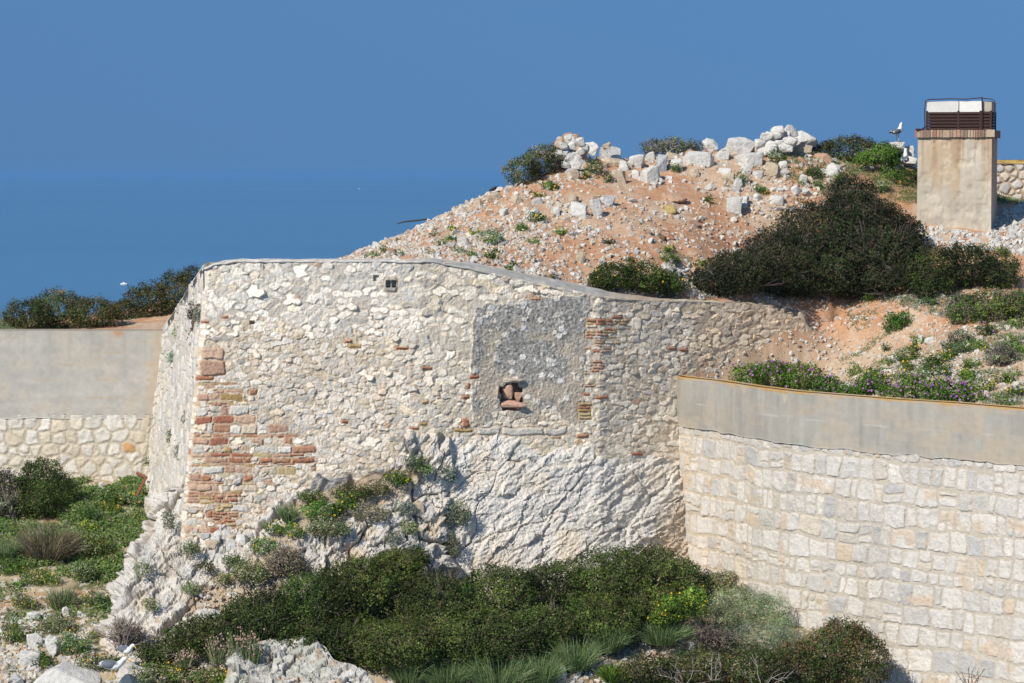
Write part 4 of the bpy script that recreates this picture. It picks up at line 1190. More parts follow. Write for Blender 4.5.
# scattered stones: individuals of a dozen shapes, and the finest rubble as stuff
VAR = []
for k in range(14):
    Vr, Fr = hull_rock(900 + k, 13, 1 if k < 7 else 0, .3, .05)
    VAR.append((Vr / (2 * np.abs(Vr).max(0)), Fr))
SM = {}
for cn, c in (('white', W_), ('cream', (0.60, .52, .41)), ('tan', PK), ('grey', (0.52, .51, .49))):
    SM[cn] = [make_mesh('loose_stone', v, f, np.array(c) * (1 + .08 * vnoise(v[:, 0] * 3, v[:, 1] * 3, v[:, 2] * 3, k))[:, None], M_ROCK) for k, (v, f) in enumerate(VAR)]
def scatter(hf, n, xr, yr, mask, seed):
    """n points on the ground whose picture position passes the mask"""
    rg = np.random.default_rng(seed); out = []
    tot = 0
    while tot < n:
        x = rg.uniform(*xr, n * 3); y = rg.uniform(*yr, n * 3); z = hf.z(x, y)
        P = np.stack([x, y, z], -1); u, v = proj(P)
        k = mask(u, v, P)
        ok = rg.random(len(k)) < k
        if hf.walled: ok &= y > wall_line(x) + .5
        out.append(P[ok]); tot += int(ok.sum())
        if len(out) > 200: break
    return np.concatenate(out)[:n]
def stones(P, smin, smax, label, group, seed, pal=('white', 'white', 'white', 'cream', 'grey', 'tan')):
    rr = random.Random(seed)
    for q in P:
        s = smin + (smax - smin) * rr.random() ** 2.5
        o = bpy.data.objects.new('loose_stone', SM[rr.choice(pal)][rr.randrange(14)])
        COL.objects.link(o)
        o.location = (float(q[0]), float(q[1]), float(q[2]) + s * .06)
        o.rotation_euler = (rr.uniform(-.5, .5), rr.uniform(-.5, .5), rr.uniform(0, 6.28))
        o.scale = (s * rr.uniform(.8, 1.3), s * rr.uniform(.7, 1.1), s * rr.uniform(.45, .85))
        tag(o, label, 'stone', group)
def rubble(name, label, P, smin, smax, seed, pal, pw=3.0):
    rg = np.random.default_rng(seed); Vs = []; Fs = []; Cs = []; b = 0
    pal = np.array(pal)
    for q in P:
        v, f = VAR[7 + rg.integers(7)]
        s = smin + (smax - smin) * rg.random() ** pw
        M = rotm(*rg.uniform(0, 6.28, 3))
        vv = (v * s * rg.uniform(.6, 1.3, 3)) @ M.T + q + np.array([0, 0, s * .02])
        c = pal[rg.integers(len(pal))] * rg.uniform(.88, 1.1)
        Vs.append(vv); Fs.append(f + b); Cs.append(np.tile(c, (len(v), 1))); b += len(v)
    o = obj(name, np.concatenate(Vs), np.concatenate(Fs), np.concatenate(Cs), M_ROCK)
    return tag(o, label, 'rubble', None, 'stuff')

slope_poly = [(340, 260), (500, 190), (560, 172), (620, 185), (720, 178), (830, 170), (860, 190), (760, 260), (700, 300), (600, 295), (520, 275), (440, 262)]
def m_slope(u, v, P):
    k = inpoly(u, v, slope_poly) * 1.0
    k *= np.where((v < 200 + (u - 640) * .05) & (u > 560) & (u < 720), .25, 1)
    k *= .35 + .65 * sstep(-.2, .3, fbm(P[:, 0] * .6, P[:, 1] * .6, 0, 3, 71))
    return k
def m_low_slope(u, v, P):
    return (u > 700) * (u < 1040) * (v > 290) * (v < 405) * (.35 + .65 * sstep(-.1, .3, fbm(P[:, 0] * .5, P[:, 1] * .5, 0, 3, 72)))
def m_stack(u, v, P):
    return inpoly(u, v, [(902, 224), (945, 228), (985, 234), (1002, 212), (1024, 205), (1060, 205), (1060, 262), (1000, 252), (930, 248)]) * 1.0
def m_crest(u, v, P):
    return inpoly(u, v, [(600, 150), (690, 150), (790, 140), (850, 165), (800, 220), (740, 225), (715, 190), (640, 182), (570, 182), (560, 165)]) * np.where(v < 182 + (u > 720) * 50, 1.0, .4)
def m_lowleft(u, v, P):
    return ((u < 95) & (v > 590) & (v < 690)) * (.12 + .88 * sstep(605, 650, v + 25 * fbm(P[:, 0] * .8, P[:, 1] * .8, 0, 3, 73)))
def m_scree(u, v, P):
    return inpoly(u, v, [(520, 690), (570, 650), (640, 640), (660, 655), (620, 690)]) * 1.0
XR, YR = (-6, 16), (59, 76)
WP = [W_, W_, (0.60, .55, .47), (0.60, .50, .38), (.53, .49, .44), (.52, .36, .25), (.54, .42, .31)]
stones(scatter(HILL, 98, XR, YR, m_slope, 1), .10, .36, 'loose white limestone lump strewn on the orange rubble slope', 'stones strewn on the orange slope', 1)
stones(scatter(HILL, 110, XR, YR, m_crest, 2), .18, .50, 'white rubble lump below the crest wall by the dark shrub', 'rubble lumps below the crest wall', 2)
stones(scatter(HILL, 34, XR, (66, 76), m_stack, 3), .12, .34, 'white rubble lump heaped at the foot of the vent stack', 'rubble lumps round the vent stack', 3, ('white', 'white', 'grey'))
stones(scatter(LOW, 36, (-13, -7), (50, 62), m_lowleft, 4), .14, .42, 'white limestone lump in the scree at the foot of the left slope', 'scree lumps on the left slope', 4, ('white', 'white', 'grey', 'cream'))
stones(scatter(LOW, 20, (-1, 5), (50, 58), m_scree, 5), .10, .28, 'white limestone lump in the scree in front of the mastic shrubs', 'scree lumps in front', 5, ('white', 'white', 'grey'))
rubble('hillside_rubble', 'fine pale rubble covering the orange slope', scatter(HILL, 13500, XR, YR, m_slope, 11), .025, .18, 11, WP)
rubble('terrace_rubble', 'small pale rubble strewn over the tan terrace', scatter(HILL, 9000, (3, 16), (53, 68), m_low_slope, 12), .025, .15, 12, WP)
rubble('stack_rubble', 'white rubble round the foot of the vent stack', scatter(HILL, 1900, (8, 18), (66, 76), m_stack, 13), .05, .20, 13, [W_, W_, (.53, .51, .48)], 2)
rubble('crest_rubble', 'white rubble below the crest wall', scatter(HILL, 1300, XR, (64, 76), m_crest, 14), .05, .22, 14, WP, 2)
rubble('slope_scree', 'white scree and pebbles on the left slope', scatter(LOW, 2300, (-14, -7), (50, 66), m_lowleft, 15), .04, .18, 15, WP, 2)
rubble('front_scree', 'white scree in front of the mastic shrubs', scatter(LOW, 700, (-1, 6), (50, 59), m_scree, 16), .04, .16, 16, WP, 2)
rg = np.random.default_rng(77)
Q = []
for k in range(700):
    u, v = rg.uniform(195, 300), rg.uniform(540, 640)
    if inpoly(u, v, [(190, 600), (232, 568), (300, 540), (310, 570), (262, 605), (180, 645)]): Q.append(rock_hit(u, v))
rubble('ledge_rubble', 'small stones on the sandy ledge under the outcrop', Q, .03, .13, 17, WP, 2)

# ------------------------------------------------------------------ plants
def unit(v): return v / (np.linalg.norm(v, axis=-1, keepdims=True) + 1e-9)

def leaf_quads(P, N, L, W, C, rg):
    n = len(P)
    T = unit(np.cross(N, rg.normal(0, 1, (n, 3)))); Bt = np.cross(N, T)
    L = np.broadcast_to(L, (n,))[:, None] * rg.uniform(.7, 1.25, (n, 1)); W = np.broadcast_to(W, (n,))[:, None] * rg.uniform(.8, 1.2, (n, 1))
    V = np.stack([P + T * L * .5, P + Bt * W * .5 - T * L * .08, P - T * L * .5, P - Bt * W * .5 - T * L * .08], 1).reshape(-1, 3)
    Fq = np.arange(n * 4).reshape(n, 4)
    return V, Fq, np.repeat(C, 4, axis=0)

def pick(pal, n, rg):
    c = np.array([p[0] for p in pal], float); w = np.array([p[1] for p in pal], float)
    return c[rg.choice(len(c), n, p=w / w.sum())]

def flower_discs(P, size, cols, rg):
    n = len(P); N = unit(np.array([-.25, -.6, .7]) + rg.normal(0, .35, (n, 3)))
    T = unit(np.cross(N, rg.normal(0, 1, (n, 3)))); Bt = np.cross(N, T)
    a = np.arange(6) * math.pi / 3
    s = size * rg.uniform(.7, 1.2, (n, 1, 1))
    ring = P[:, None, :] + s * .5 * (T[:, None, :] * np.cos(a)[None, :, None] + Bt[:, None, :] * np.sin(a)[None, :, None])
    V = np.concatenate([ring, (P + N * size * .12)[:, None, :]], 1).reshape(-1, 3)
    F6 = []
    for k in range(6): F6.append(np.stack([np.arange(n) * 7 + k, np.arange(n) * 7 + (k + 1) % 6, np.arange(n) * 7 + 6], -1))
    C = np.repeat(np.asarray(cols)[rg.integers(len(cols), size=n)], 7, axis=0)
    return V, np.concatenate(F6), C

FLOWER_MESH = {}
def put_flowers(root, P, size, cols, rg):
    b = np.array(world_loc(root))
    for p in P:
        c = tuple(cols[rg.integers(len(cols))]); k = int(rg.integers(4))
        if (c, k) not in FLOWER_MESH:
            Vf, Ff, Cf = flower_discs(np.zeros((1, 3)), 1.0, [c], np.random.default_rng(k + 5))
            FLOWER_MESH[(c, k)] = make_mesh('flower', Vf, Ff, Cf, M_PETAL)
        o = bpy.data.objects.new('flower', FLOWER_MESH[(c, k)])
        COL.objects.link(o); o.parent = root
        o.location = [float(v) for v in p - b]
        s_ = float(size * rg.uniform(.75, 1.2)); o.scale = (s_, s_, s_)

def bush(name, label, cat, blobs, hit, leaf=.055, dens=3000, pal=None, seed=1, twig=(.20, .16, .13), ntw=40, group=None, flowers=None, clump=.07, bare=0.0, Yoff=0.0, asp=.55, depth=.8, up=.25, basef=.8, outer=.0, lift=0.0):
    """crown of small leaves in clumps over rounded masses; blobs are (px, py, rx, ry) of each mass"""
    rg = np.random.default_rng(seed)
    E = []
    for b in blobs:
        g = hit(b[0], b[1] + b[3] * basef)
        Yb = g[1] + (b[4] if len(b) > 4 else 0) + Yoff
        c = at(b[0], b[1], Yb); k = Yb / F
        E.append((c, np.array([b[2] * k, min(b[2], b[3] * 1.8) * k * depth, b[3] * k])))
    cen = np.array([e[0] for e in E]); rad = np.array([e[1] for e in E])
    low = min(c[2] - r[2] * .8 for c, r in E)
    mi = np.argmax(rad[:, 0])
    base = np.array([cen[mi, 0], cen[mi, 1], cen[:, 2].min() - rad[:, 2].max() * .6])
    root = empty(name, base, label, cat, group)
    areas = rad[:, 0] * rad[:, 2] + rad[:, 0] * rad[:, 1] + rad[:, 1] * rad[:, 2]
    PP = []; NN = []
    per = 9
    for i in range(len(E)):
        n = int(areas[i] * 4.2 * dens * .55 / per) + 4
        d = unit(rg.normal(0, 1, (n, 3)) + np.array([0, -.25, .15]))
        f = 1 - .38 * rg.random((n, 1)) ** 1.6
        p = cen[i] + d * rad[i] * f
        p = p + d * rad[i].mean() * (.20 * fbm(p[:, 0] * 1.6, p[:, 1] * 1.6, p[:, 2] * 1.6, 3, seed % 60) + .11 * vnoise(p[:, 0] * 6, p[:, 1] * 6, p[:, 2] * 6, 8))[:, None]
        ok = np.ones(n, bool)
        for j in range(len(E)):
            if j != i: ok &= (((p - cen[j]) / rad[j]) ** 2).sum(1) > .42
        ok &= p[:, 2] > cen[i, 2] - rad[i, 2] * .95
        if bare > 0: ok &= (fbm(p[:, 0] * 3, p[:, 1] * 3, p[:, 2] * 3, 2, 5) > -1 + bare * 1.0) 
        PP.append(p[ok]); NN.append(d[ok])
    PP = np.concatenate(PP); NN = np.concatenate(NN)
    n = len(PP)
    tone = fbm(PP[:, 0] * 1.3 + seed, PP[:, 1] * 1.3, PP[:, 2] * 1.3, 3, 33)
    cc = pick(pal, n, rg) * (1 + np.clip(1.0 * tone, -.45, .6))[:, None] * np.stack([1 + .22 * np.clip(fbm(PP[:, 0] * .9, PP[:, 1] * .9, PP[:, 2] * .9 + seed, 2, 35), -.4, .6), 1 + 0 * tone, 1 + 0 * tone], -1) * (1 + .28 * rg.normal(0, 1, (n, 1)).clip(-1.6, 1.8))
    LP = np.repeat(PP, per, 0) + rg.normal(0, clump * .6, (n * per, 3))
    LN = unit(np.repeat(NN, per, 0) + rg.normal(0, .75, (n * per, 3)) + np.array([0, 0, up]))
    LC = np.repeat(cc, per, 0) * (1 + .22 * rg.normal(0, 1, (n * per, 1)).clip(-1.5, 1.8))
    V, Fq, C = leaf_quads(LP, LN, leaf, leaf * asp, LC, rg)
    obj('foliage', V, Fq, C, M_LEAF, root)
    if ntw >= 60:
        pol = []
        for k in range(ntw):
            i = rg.choice(len(E), p=areas / areas.sum())
            d = unit(rg.normal(0, 1, 3) + np.array([0, -.4, .5]))
            tip = cen[i] + d * rad[i] * rg.uniform(.85, 1.15)
            st_ = cen[i] + d * rad[i] * rg.uniform(.1, .4) + np.array([0, 0, -rad[i, 2] * .5])
            mid = (st_ + tip) / 2 + rg.normal(0, .06, 3)
            q3 = lerp(mid, tip, .5) + rg.normal(0, .03, 3)
            pol.append((np.array([st_, mid, q3, tip]), np.array([.016, .012, .008, .004])))
            for s2 in range(2):
                t2 = tip + rg.normal(0, .10, 3)
                pol.append((np.array([mid, lerp(mid, t2, .5) + rg.normal(0, .02, 3), t2]), np.array([.009, .006, .003])))
        Vt, Ft = tubes(pol, 3)
        obj('twigs', Vt, Ft, np.array(twig), M_TWIG, root)
    if flowers:
        nf, cols, size = flowers
        front = np.nonzero(NN[:, 1] < .2)[0]
        idx = front[rg.integers(len(front), size=nf)]
        put_flowers(root, PP[idx] + NN[idx] * .05 + np.array([0, -.05, .05]), size, cols, rg)
    return root

def tussock(name, label, px, py, w, h, hit, pal, n=260, seed=1, group=None, cat='grass tuft', bl=.007, lean=.7, flowers=None, Y=None):
    """a tuft of blades; px, py is the foot, w and h its size in the picture"""
    rg = np.random.default_rng(seed)
    b = hit(px, py) if Y is None else at(px, py, Y)
    k = b[1] / F; w *= k; h *= k
    root = empty(name, b, label, cat, group)
    ang = rg.uniform(0, 2 * math.pi, n); r = np.sqrt(rg.random(n)) * w * .32
    p0 = b + np.stack([np.cos(ang) * r, np.sin(ang) * r, -.03 * np.ones(n)], -1)
    out = np.stack([np.cos(ang), np.sin(ang), 0 * ang], -1)
    hgt = h * rg.uniform(.55, 1.1, n); ln = lean * rg.uniform(.1, 1.1, n) * w * .9
    tip = p0 + out * ln[:, None] + np.stack([0 * ang, 0 * ang, hgt * (1 - .35 * ln / (lean * w))], -1) + rg.normal(0, .10, (n, 3)) * h
    mid = lerp(p0, tip, .5) + np.stack([0 * ang, 0 * ang, hgt * .16], -1) + rg.normal(0, .03, (n, 3)) * h
    sd_ = unit(np.cross(tip - p0, rg.normal(0, 1, (n, 3)))) * bl
    V = np.stack([p0 - sd_, p0 + sd_, mid + sd_ * .8, mid - sd_ * .8, tip], 1).reshape(-1, 3)
    i = np.arange(n) * 5
    Fq = np.stack([i, i + 1, i + 2, i + 3], -1); Ft = np.stack([i + 3, i + 2, i + 4], -1)
    C = np.repeat(pick(pal, n, rg) * (1 + .2 * rg.normal(0, 1, (n, 1)).clip(-1.5, 1.5)), 5, 0)
    obj('blades', V, [Fq, Ft], C, M_LEAF, root)
    if flowers:
        nf, cols, size = flowers
        idx = rg.integers(n, size=nf)
        put_flowers(root, lerp(mid[idx], tip[idx], .6), size, cols, rg)
    return root

MASTIC = [((.066, .100, .020), 4), ((.048, .078, .016), 4), ((.110, .140, .030), 2), ((.085, .068, .028), 1)]
OLIVE = [((.095, .105, .035), 4), ((.125, .092, .038), 3), ((.065, .085, .022), 3), ((.16, .11, .05), 1)]
DARKB = [((.034, .046, .017), 5), ((.048, .052, .022), 3), ((.075, .048, .030), 1), ((.026, .040, .014), 3)]
GREEN = [((.085, .165, .025), 4), ((.060, .13, .02), 3), ((.13, .21, .035), 2)]
LIMEG = [((.18, .26, .035), 3), ((.15, .22, .03), 3), ((.24, .27, .055), 1)]
SILVER = [((.24, .28, .22), 3), ((.19, .235, .175), 3), ((.31, .34, .27), 1)]
SAGE = [((.25, .30, .16), 4), ((.32, .35, .21), 2), ((.19, .25, .11), 2)]
DRY = [((.30, .245, .15), 3), ((.23, .19, .11), 3), ((.17, .18, .075), 2)]
DEAD = [((.20, .16, .125), 3), ((.15, .125, .095), 3), ((.12, .125, .065), 1)]
BGRASS = [((.145, .225, .085), 4), ((.20, .28, .12), 2), ((.115, .19, .06), 2), ((.29, .30, .16), 1)]
YFL = [(.62, .42, .02), (.58, .34, .02)]
PFL = [(.30, .10, .36), (.24, .07, .29), (.38, .18, .42)]
PKF = [(.50, .32, .28), (.42, .25, .22)]

# --- upper shrubs
bush('shrub', 'low rounded olive shrub behind the left concrete parapet', 'shrub', [(28, 316, 26, 16), (60, 311, 30, 20), (95, 314, 28, 16)], hh, pal=OLIVE + [((.045, .085, .016), 3)], seed=1, dens=2600)
bush('shrub', 'taller dark shrub climbing towards the bastion flank', 'shrub', [(125, 314, 28, 14), (150, 304, 28, 22), (176, 296, 22, 24), (192, 284, 12, 18)], lambda a, b: at(a, b, 70.8), pal=OLIVE + [((.035, .05, .014), 4)], seed=2, dens=2600)
bush('shrub', 'green windswept shrub at the left end of the crest wall', 'shrub', [(524, 172, 19, 16), (543, 162, 20, 17), (556, 158, 12, 15)], hh, pal=MASTIC + DEAD, seed=3, dens=2600)
bush('shrub', 'wispy grey green shrub on the crest behind the white blocks', 'shrub', [(655, 149, 14, 9), (672, 146, 14, 9), (690, 149, 13, 8)], lambda a, b: at(a, b, 73.0), pal=OLIVE + DEAD + SAGE, seed=4, dens=1500, ntw=90, twig=(.22, .19, .16))
bush('shrub', 'domed brown green shrub on the skyline below the standing gull', 'shrub', [(822, 156, 20, 13), (848, 151, 28, 14), (880, 154, 24, 11), (897, 156, 11, 9)], lambda a, b: at(a, b, 73.8), pal=OLIVE + DARKB, seed=5, dens=2600)
bush('shrub', 'bright green rounded shrub beside the sitting gull', 'shrub', [(868, 158, 14, 9), (884, 155, 16, 11), (896, 160, 9, 7)], lambda a, b: at(a, b, 72.6), pal=GREEN, seed=6, dens=2600, ntw=10, flowers=(12, PFL, .06))
bush('shrub', 'huge dark brown green shrub mounded in front of the vent stack', 'shrub',
     [(850, 200, 26, 26), (862, 228, 46, 36), (820, 236, 50, 36), (780, 258, 46, 30), (740, 272, 42, 22), (712, 282, 28, 14), (880, 258, 46, 34), (826, 272, 70, 26), (770, 284, 42, 13), (722, 288, 28, 9), (805, 287, 44, 11), (862, 287, 52, 11), (902, 238, 24, 26), (900, 280, 40, 16)],
     hh, pal=DARKB, seed=7, dens=2300, ntw=520, twig=(.22, .17, .155), leaf=.06)
bush('shrub', 'rounded dark green shrub just below the vent stack', 'shrub', [(938, 268, 34, 24), (968, 266, 38, 22), (996, 274, 26, 16), (930, 284, 26, 14)], hh, pal=DARKB + DARKB + MASTIC[:2] + GREEN[1:2], seed=8, dens=2300, ntw=50)
bush('shrub', 'mixed green and dried brown shrub at the right edge of the terrace', 'shrub', [(965, 310, 20, 15), (992, 307, 26, 17), (1018, 306, 20, 15), (1040, 306, 22, 15)], hh, pal=OLIVE + GREEN + GREEN + DEAD[:2], seed=9, dens=2300, ntw=120, twig=(.25, .21, .18))
bush('shrub', 'green shrub dotted with yellow flowers on top of the wall', 'shrub', [(612, 277, 24, 14), (642, 278, 26, 16), (668, 284, 22, 13), (600, 283, 14, 10)], hh, pal=MASTIC + GREEN[:2] + OLIVE[:1], seed=10, dens=2600, ntw=30, flowers=(16, YFL, .06))
bush('shrub', 'small round bright green shrub alone on the bare tan bank', 'shrub', [(892, 323, 9, 10), (902, 322, 8, 9)], hh, pal=GREEN, seed=11, dens=2600, ntw=6)
bush('shrub', 'small dried grey shrub on the terrace near the parapet', 'shrub', [(1000, 356, 16, 11)], hh, pal=DEAD + SAGE, seed=12, dens=1600, ntw=80, twig=(.24, .2, .18))
bush('shrub', 'grey green trailing shrub below the mixed terrace shrub', 'shrub', [(962, 338, 14, 8), (950, 345, 10, 5)], hh, pal=SAGE + DEAD, seed=13, dens=1800, ntw=20)
bush('shrub', 'small yellow green clump near the right end of the terrace', 'shrub', [(1009, 378, 7, 6)], hh, pal=LIMEG + DRY, seed=14, dens=1800, ntw=6)
bush('mallow', 'largest mallow mound full of purple flowers at the left end of the parapet', 'flowering plant', [(748, 376, 18, 10), (772, 375, 22, 15), (800, 379, 24, 16), (826, 385, 16, 11)], hh, pal=GREEN + MASTIC[:1], seed=15, dens=2300, ntw=10, flowers=(98, PFL, .065))
bush('mallow', 'low mallow with few purple flowers in the middle of the parapet', 'flowering plant', [(850, 391, 18, 7), (872, 385, 20, 10), (890, 392, 14, 6)], hh, pal=GREEN, seed=16, dens=2200, ntw=6, flowers=(50, PFL, .06))
bush('mallow', 'mallow thick with purple flowers at the right of the parapet row', 'flowering plant', [(912, 388, 16, 14), (936, 392, 20, 13), (960, 396, 16, 10)], hh, pal=GREEN, seed=17, dens=2200, ntw=6, flowers=(95, PFL, .065))

# --- lower shrubs
bush('mastic_shrub', 'left sprawling mastic shrub climbing the ledge', 'shrub', [(170, 652, 34, 13), (215, 636, 44, 22), (265, 618, 48, 28), (315, 602, 48, 30), (360, 588, 46, 32), (395, 580, 30, 30), (330, 638, 60, 26), (405, 560, 28, 12)], rock_hit, pal=MASTIC, seed=20, dens=3000, ntw=240, Yoff=-.1, leaf=.055)
bush('mastic_shrub', 'middle mastic shrub with a taller upright sprig', 'shrub', [(440, 606, 50, 36), (500, 600, 48, 36), (470, 640, 70, 28), (545, 560, 17, 22), (555, 592, 40, 32), (400, 645, 50, 28), (540, 628, 46, 24)], lh, pal=MASTIC + OLIVE[:1], seed=21, dens=3000, ntw=260, Yoff=-.3)
bush('mastic_shrub', 'right mastic shrub rounded against the curved wall', 'shrub', [(610, 588, 44, 38), (650, 580, 44, 34), (684, 588, 26, 26), (600, 622, 48, 26), (650, 610, 40, 24)], lh, pal=MASTIC, seed=22, dens=3000, ntw=200, Yoff=-.3)
bush('shrub', 'russet olive shrub at the foot of the curved wall', 'shrub', [(832, 655, 38, 32), (858, 662, 34, 36), (800, 668, 36, 28), (842, 640, 26, 22)], lambda a, b: at(a, b, 54.2), pal=OLIVE + MASTIC[:2] + [((.14, .075, .04), 4)], seed=23, dens=2500, ntw=60)
bush('shrub', 'dark low shrub with pale dead twigs in the bottom corner by the scree', 'shrub', [(650, 672, 36, 18), (700, 668, 40, 20), (750, 668, 40, 22), (690, 690, 80, 18), (770, 690, 50, 18)], lambda a, b: at(a, b, 53.6), pal=OLIVE + DARKB + MASTIC, seed=24, dens=2200, ntw=60)
bush('sage_shrub', 'soft grey green sage mound against the curved wall', 'shrub', [(740, 606, 36, 20), (768, 612, 24, 20), (716, 618, 26, 14), (782, 630, 18, 14)], lh, pal=SAGE, seed=25, dens=2600, ntw=10, leaf=.045, asp=.35)
bush('sage_shrub', 'paler sage mound beside the russet olive shrub', 'shrub', [(760, 636, 30, 14), (786, 640, 20, 12), (735, 638, 20, 10)], lh, pal=SAGE + SILVER, seed=26, dens=2400, ntw=8, leaf=.045, asp=.35, Yoff=-.4)
bush('shrub', 'dead brown shrub between the sage mound and the scree', 'shrub', [(708, 636, 20, 9), (724, 640, 16, 8)], lh, pal=DEAD, seed=27, dens=1500, ntw=90, twig=(.17, .13, .11), Yoff=-.5)
bush('shrub', 'yellowed green shrub at the right end of the mastic by the wall', 'shrub', [(726, 580, 22, 9), (708, 583, 12, 7)], lh, pal=DRY + SAGE + GREEN[:1], seed=28, dens=2000, ntw=14)
bush('flowering_herb', 'lime green herb with yellow flowers beside the right mastic shrub', 'flowering plant', [(674, 608, 18, 14), (694, 602, 16, 15), (660, 618, 12, 9)], lh, pal=LIMEG + GREEN, seed=29, dens=2000, ntw=0, flowers=(30, YFL, .05), Yoff=-1.5)
bush('shrub', 'dark mastic shrub against the foot of the left wall', 'shrub', [(40, 480, 24, 22), (58, 492, 18, 20), (36, 505, 24, 16)], lh, pal=MASTIC + DARKB[:1], seed=30, dens=2600, ntw=50)
bush('shrub', 'greyish sparse shrub at the picture edge beside the dark mastic', 'shrub', [(2, 486, 16, 20), (10, 508, 18, 14), (-10, 500, 16, 18)], lh, pal=DARKB + DEAD + SAGE[:1], seed=31, dens=1800, ntw=160, twig=(.25, .21, .19))
bush('shrub', 'dull blue green rounded shrub in the middle of the grassy slope', 'shrub', [(95, 548, 15, 11), (104, 552, 9, 7)], lh, pal=SAGE[2:] + MASTIC, seed=32, dens=2200, ntw=14)
bush('shrub', 'bluish green shrub low on the grassy slope above the tussock', 'shrub', [(84, 574, 13, 9)], lh, pal=SAGE + MASTIC, seed=33, dens=2200, ntw=14)
# herbs on the left slope
herbs = [(118, 498, 16, 9, GREEN, 'bright green herb under the rusted bracket'), (112, 508, 10, 7, LIMEG, 'lime green herb beside the pale stone in the grass'), (90, 515, 12, 9, GREEN + SILVER[:1], 'green herb with pale leaves in the upper slope grass'),
         (88, 528, 8, 8, LIMEG, 'upright lime green herb in the middle of the slope grass'), (40, 577, 22, 10, LIMEG + GREEN, 'wide bright green herb patch above the bare earth'), (10, 566, 14, 10, GREEN, 'green herb at the picture edge under the dry grass'),
         (25, 602, 16, 8, LIMEG + DRY, 'yellowish green herb left of the pale tussock'), (20, 634, 18, 12, GREEN + MASTIC, 'dark green leafy herb above the white scree'), (44, 660, 12, 9, MASTIC + GREEN, 'dark green clump between the white scree rocks'),
         (75, 645, 18, 12, BGRASS + GREEN, 'grassy green herb right of the white scree'), (100, 662, 24, 9, SAGE + MASTIC, 'grey green herb with yellow flowers behind the walking gull'), (60, 625, 20, 9, BGRASS + DRY, 'dull green herb below the pale tussock'),
         (100, 600, 14, 8, BGRASS, 'grass green herb near the left edge of the outcrop'), (130, 500, 12, 8, DRY + BGRASS, 'dry green herb against the flank foot'), (60, 540, 18, 8, BGRASS + GREEN, 'green herb under the dried grass')]
for i, (x, y, w, h, pal, lab) in enumerate(herbs):
    bush('herb', lab, 'herb', [(x - w * .3, y, w * .7, h), (x + w * .35, y + h * .2, w * .65, h * .8)], lh, pal=pal, seed=40 + i, dens=1900, ntw=0, leaf=.05, flowers=(7, YFL, .05) if i % 3 != 2 else None)
tussock('grass_tussock', 'pale dry upright tussock on the open slope', 62, 609, 26, 28, lh, DRY + BGRASS, 420, 61)
tussock('grass_tussock', 'wide straw coloured dried grass below the dark mastic', 48, 560, 56, 42, lh, DRY + DEAD, 800, 62)
tussock('grass_tussock', 'dark green tussock at the picture edge below the dried grass', 6, 560, 24, 26, lh, BGRASS, 300, 63)
for i, (x, y, w, h, lab) in enumerate([(408, 684, 36, 32, 'leftmost blue green tussock in front of the mastic shrubs'), (448, 686, 40, 30, 'second blue green tussock from the flat rock'), (500, 688, 56, 40, 'broadest blue green tussock in front of the mastic shrubs'),
                                        (540, 682, 40, 34, 'blue green tussock touching the scree on its left'), (575, 668, 44, 36, 'blue green tussock above the white stone on the scree'), (608, 650, 36, 34, 'tall blue green tussock against the right mastic shrub'), (662, 642, 46, 26, 'low blue green tussock below the lime green herb'), (470, 676, 40, 30, 'thin tussock half hidden behind the broadest one')]):
    tussock('grass_tussock', lab, x, y, w, h, lambda a, b: at(a, b, 53.3 + max(0, (690 - b)) * .035), BGRASS, 700, 70 + i, bl=.006)
tussock('grass_tussock', 'green tussock beside the yellowed shrub by the curved wall', 744, 588, 20, 18, lh, BGRASS + DRY, 300, 80)
tussock('grass_tussock', 'bright green leafy tuft at the edge of the scree', 612, 680, 24, 20, lh, LIMEG + GREEN, 260, 81, bl=.016, Y=53.6)
tussock('grass_tussock', 'short dark tuft against the base of the masonry', 288, 520, 18, 20, rock_hit, BGRASS, 260, 82)
for i, (x, y, h, lab) in enumerate([(252, 668, 44, 'tallest pink asphodel clump beside the flat rock'), (238, 664, 40, 'pink asphodel clump left of the tallest'), (217, 662, 34, 'thin pink asphodel clump near the outcrop foot'), (186, 665, 20, 'short pink flowered clump by the sloping slab')]):
    tussock('asphodel', lab, x, y, 20, h, lambda a, b: at(a, b, 53.1), BGRASS + DRY, 120, 85 + i, cat='flowering plant', lean=.4, flowers=(70, PKF, .045))
for i, (x, y, w, h, lab) in enumerate([(160, 672, 30, 10, 'green herb with yellow flowers beside the gull slab'), (205, 676, 26, 8, 'olive herb in front of the asphodels'), (168, 690, 22, 9, 'dark green leafy herb at the bottom edge by the slab'), (222, 684, 12, 12, 'lime green herb against the flat rock')]):
    bush('flowering_herb', lab, 'herb', [(x, y, w, h), (x + w * .5, y + 2, w * .6, h * .8)], lambda a, b: at(a, b, 53.2), pal=(LIMEG if i == 3 else GREEN + DRY), seed=90 + i, dens=1800, ntw=0, flowers=(12, YFL, .05) if i < 2 else None)

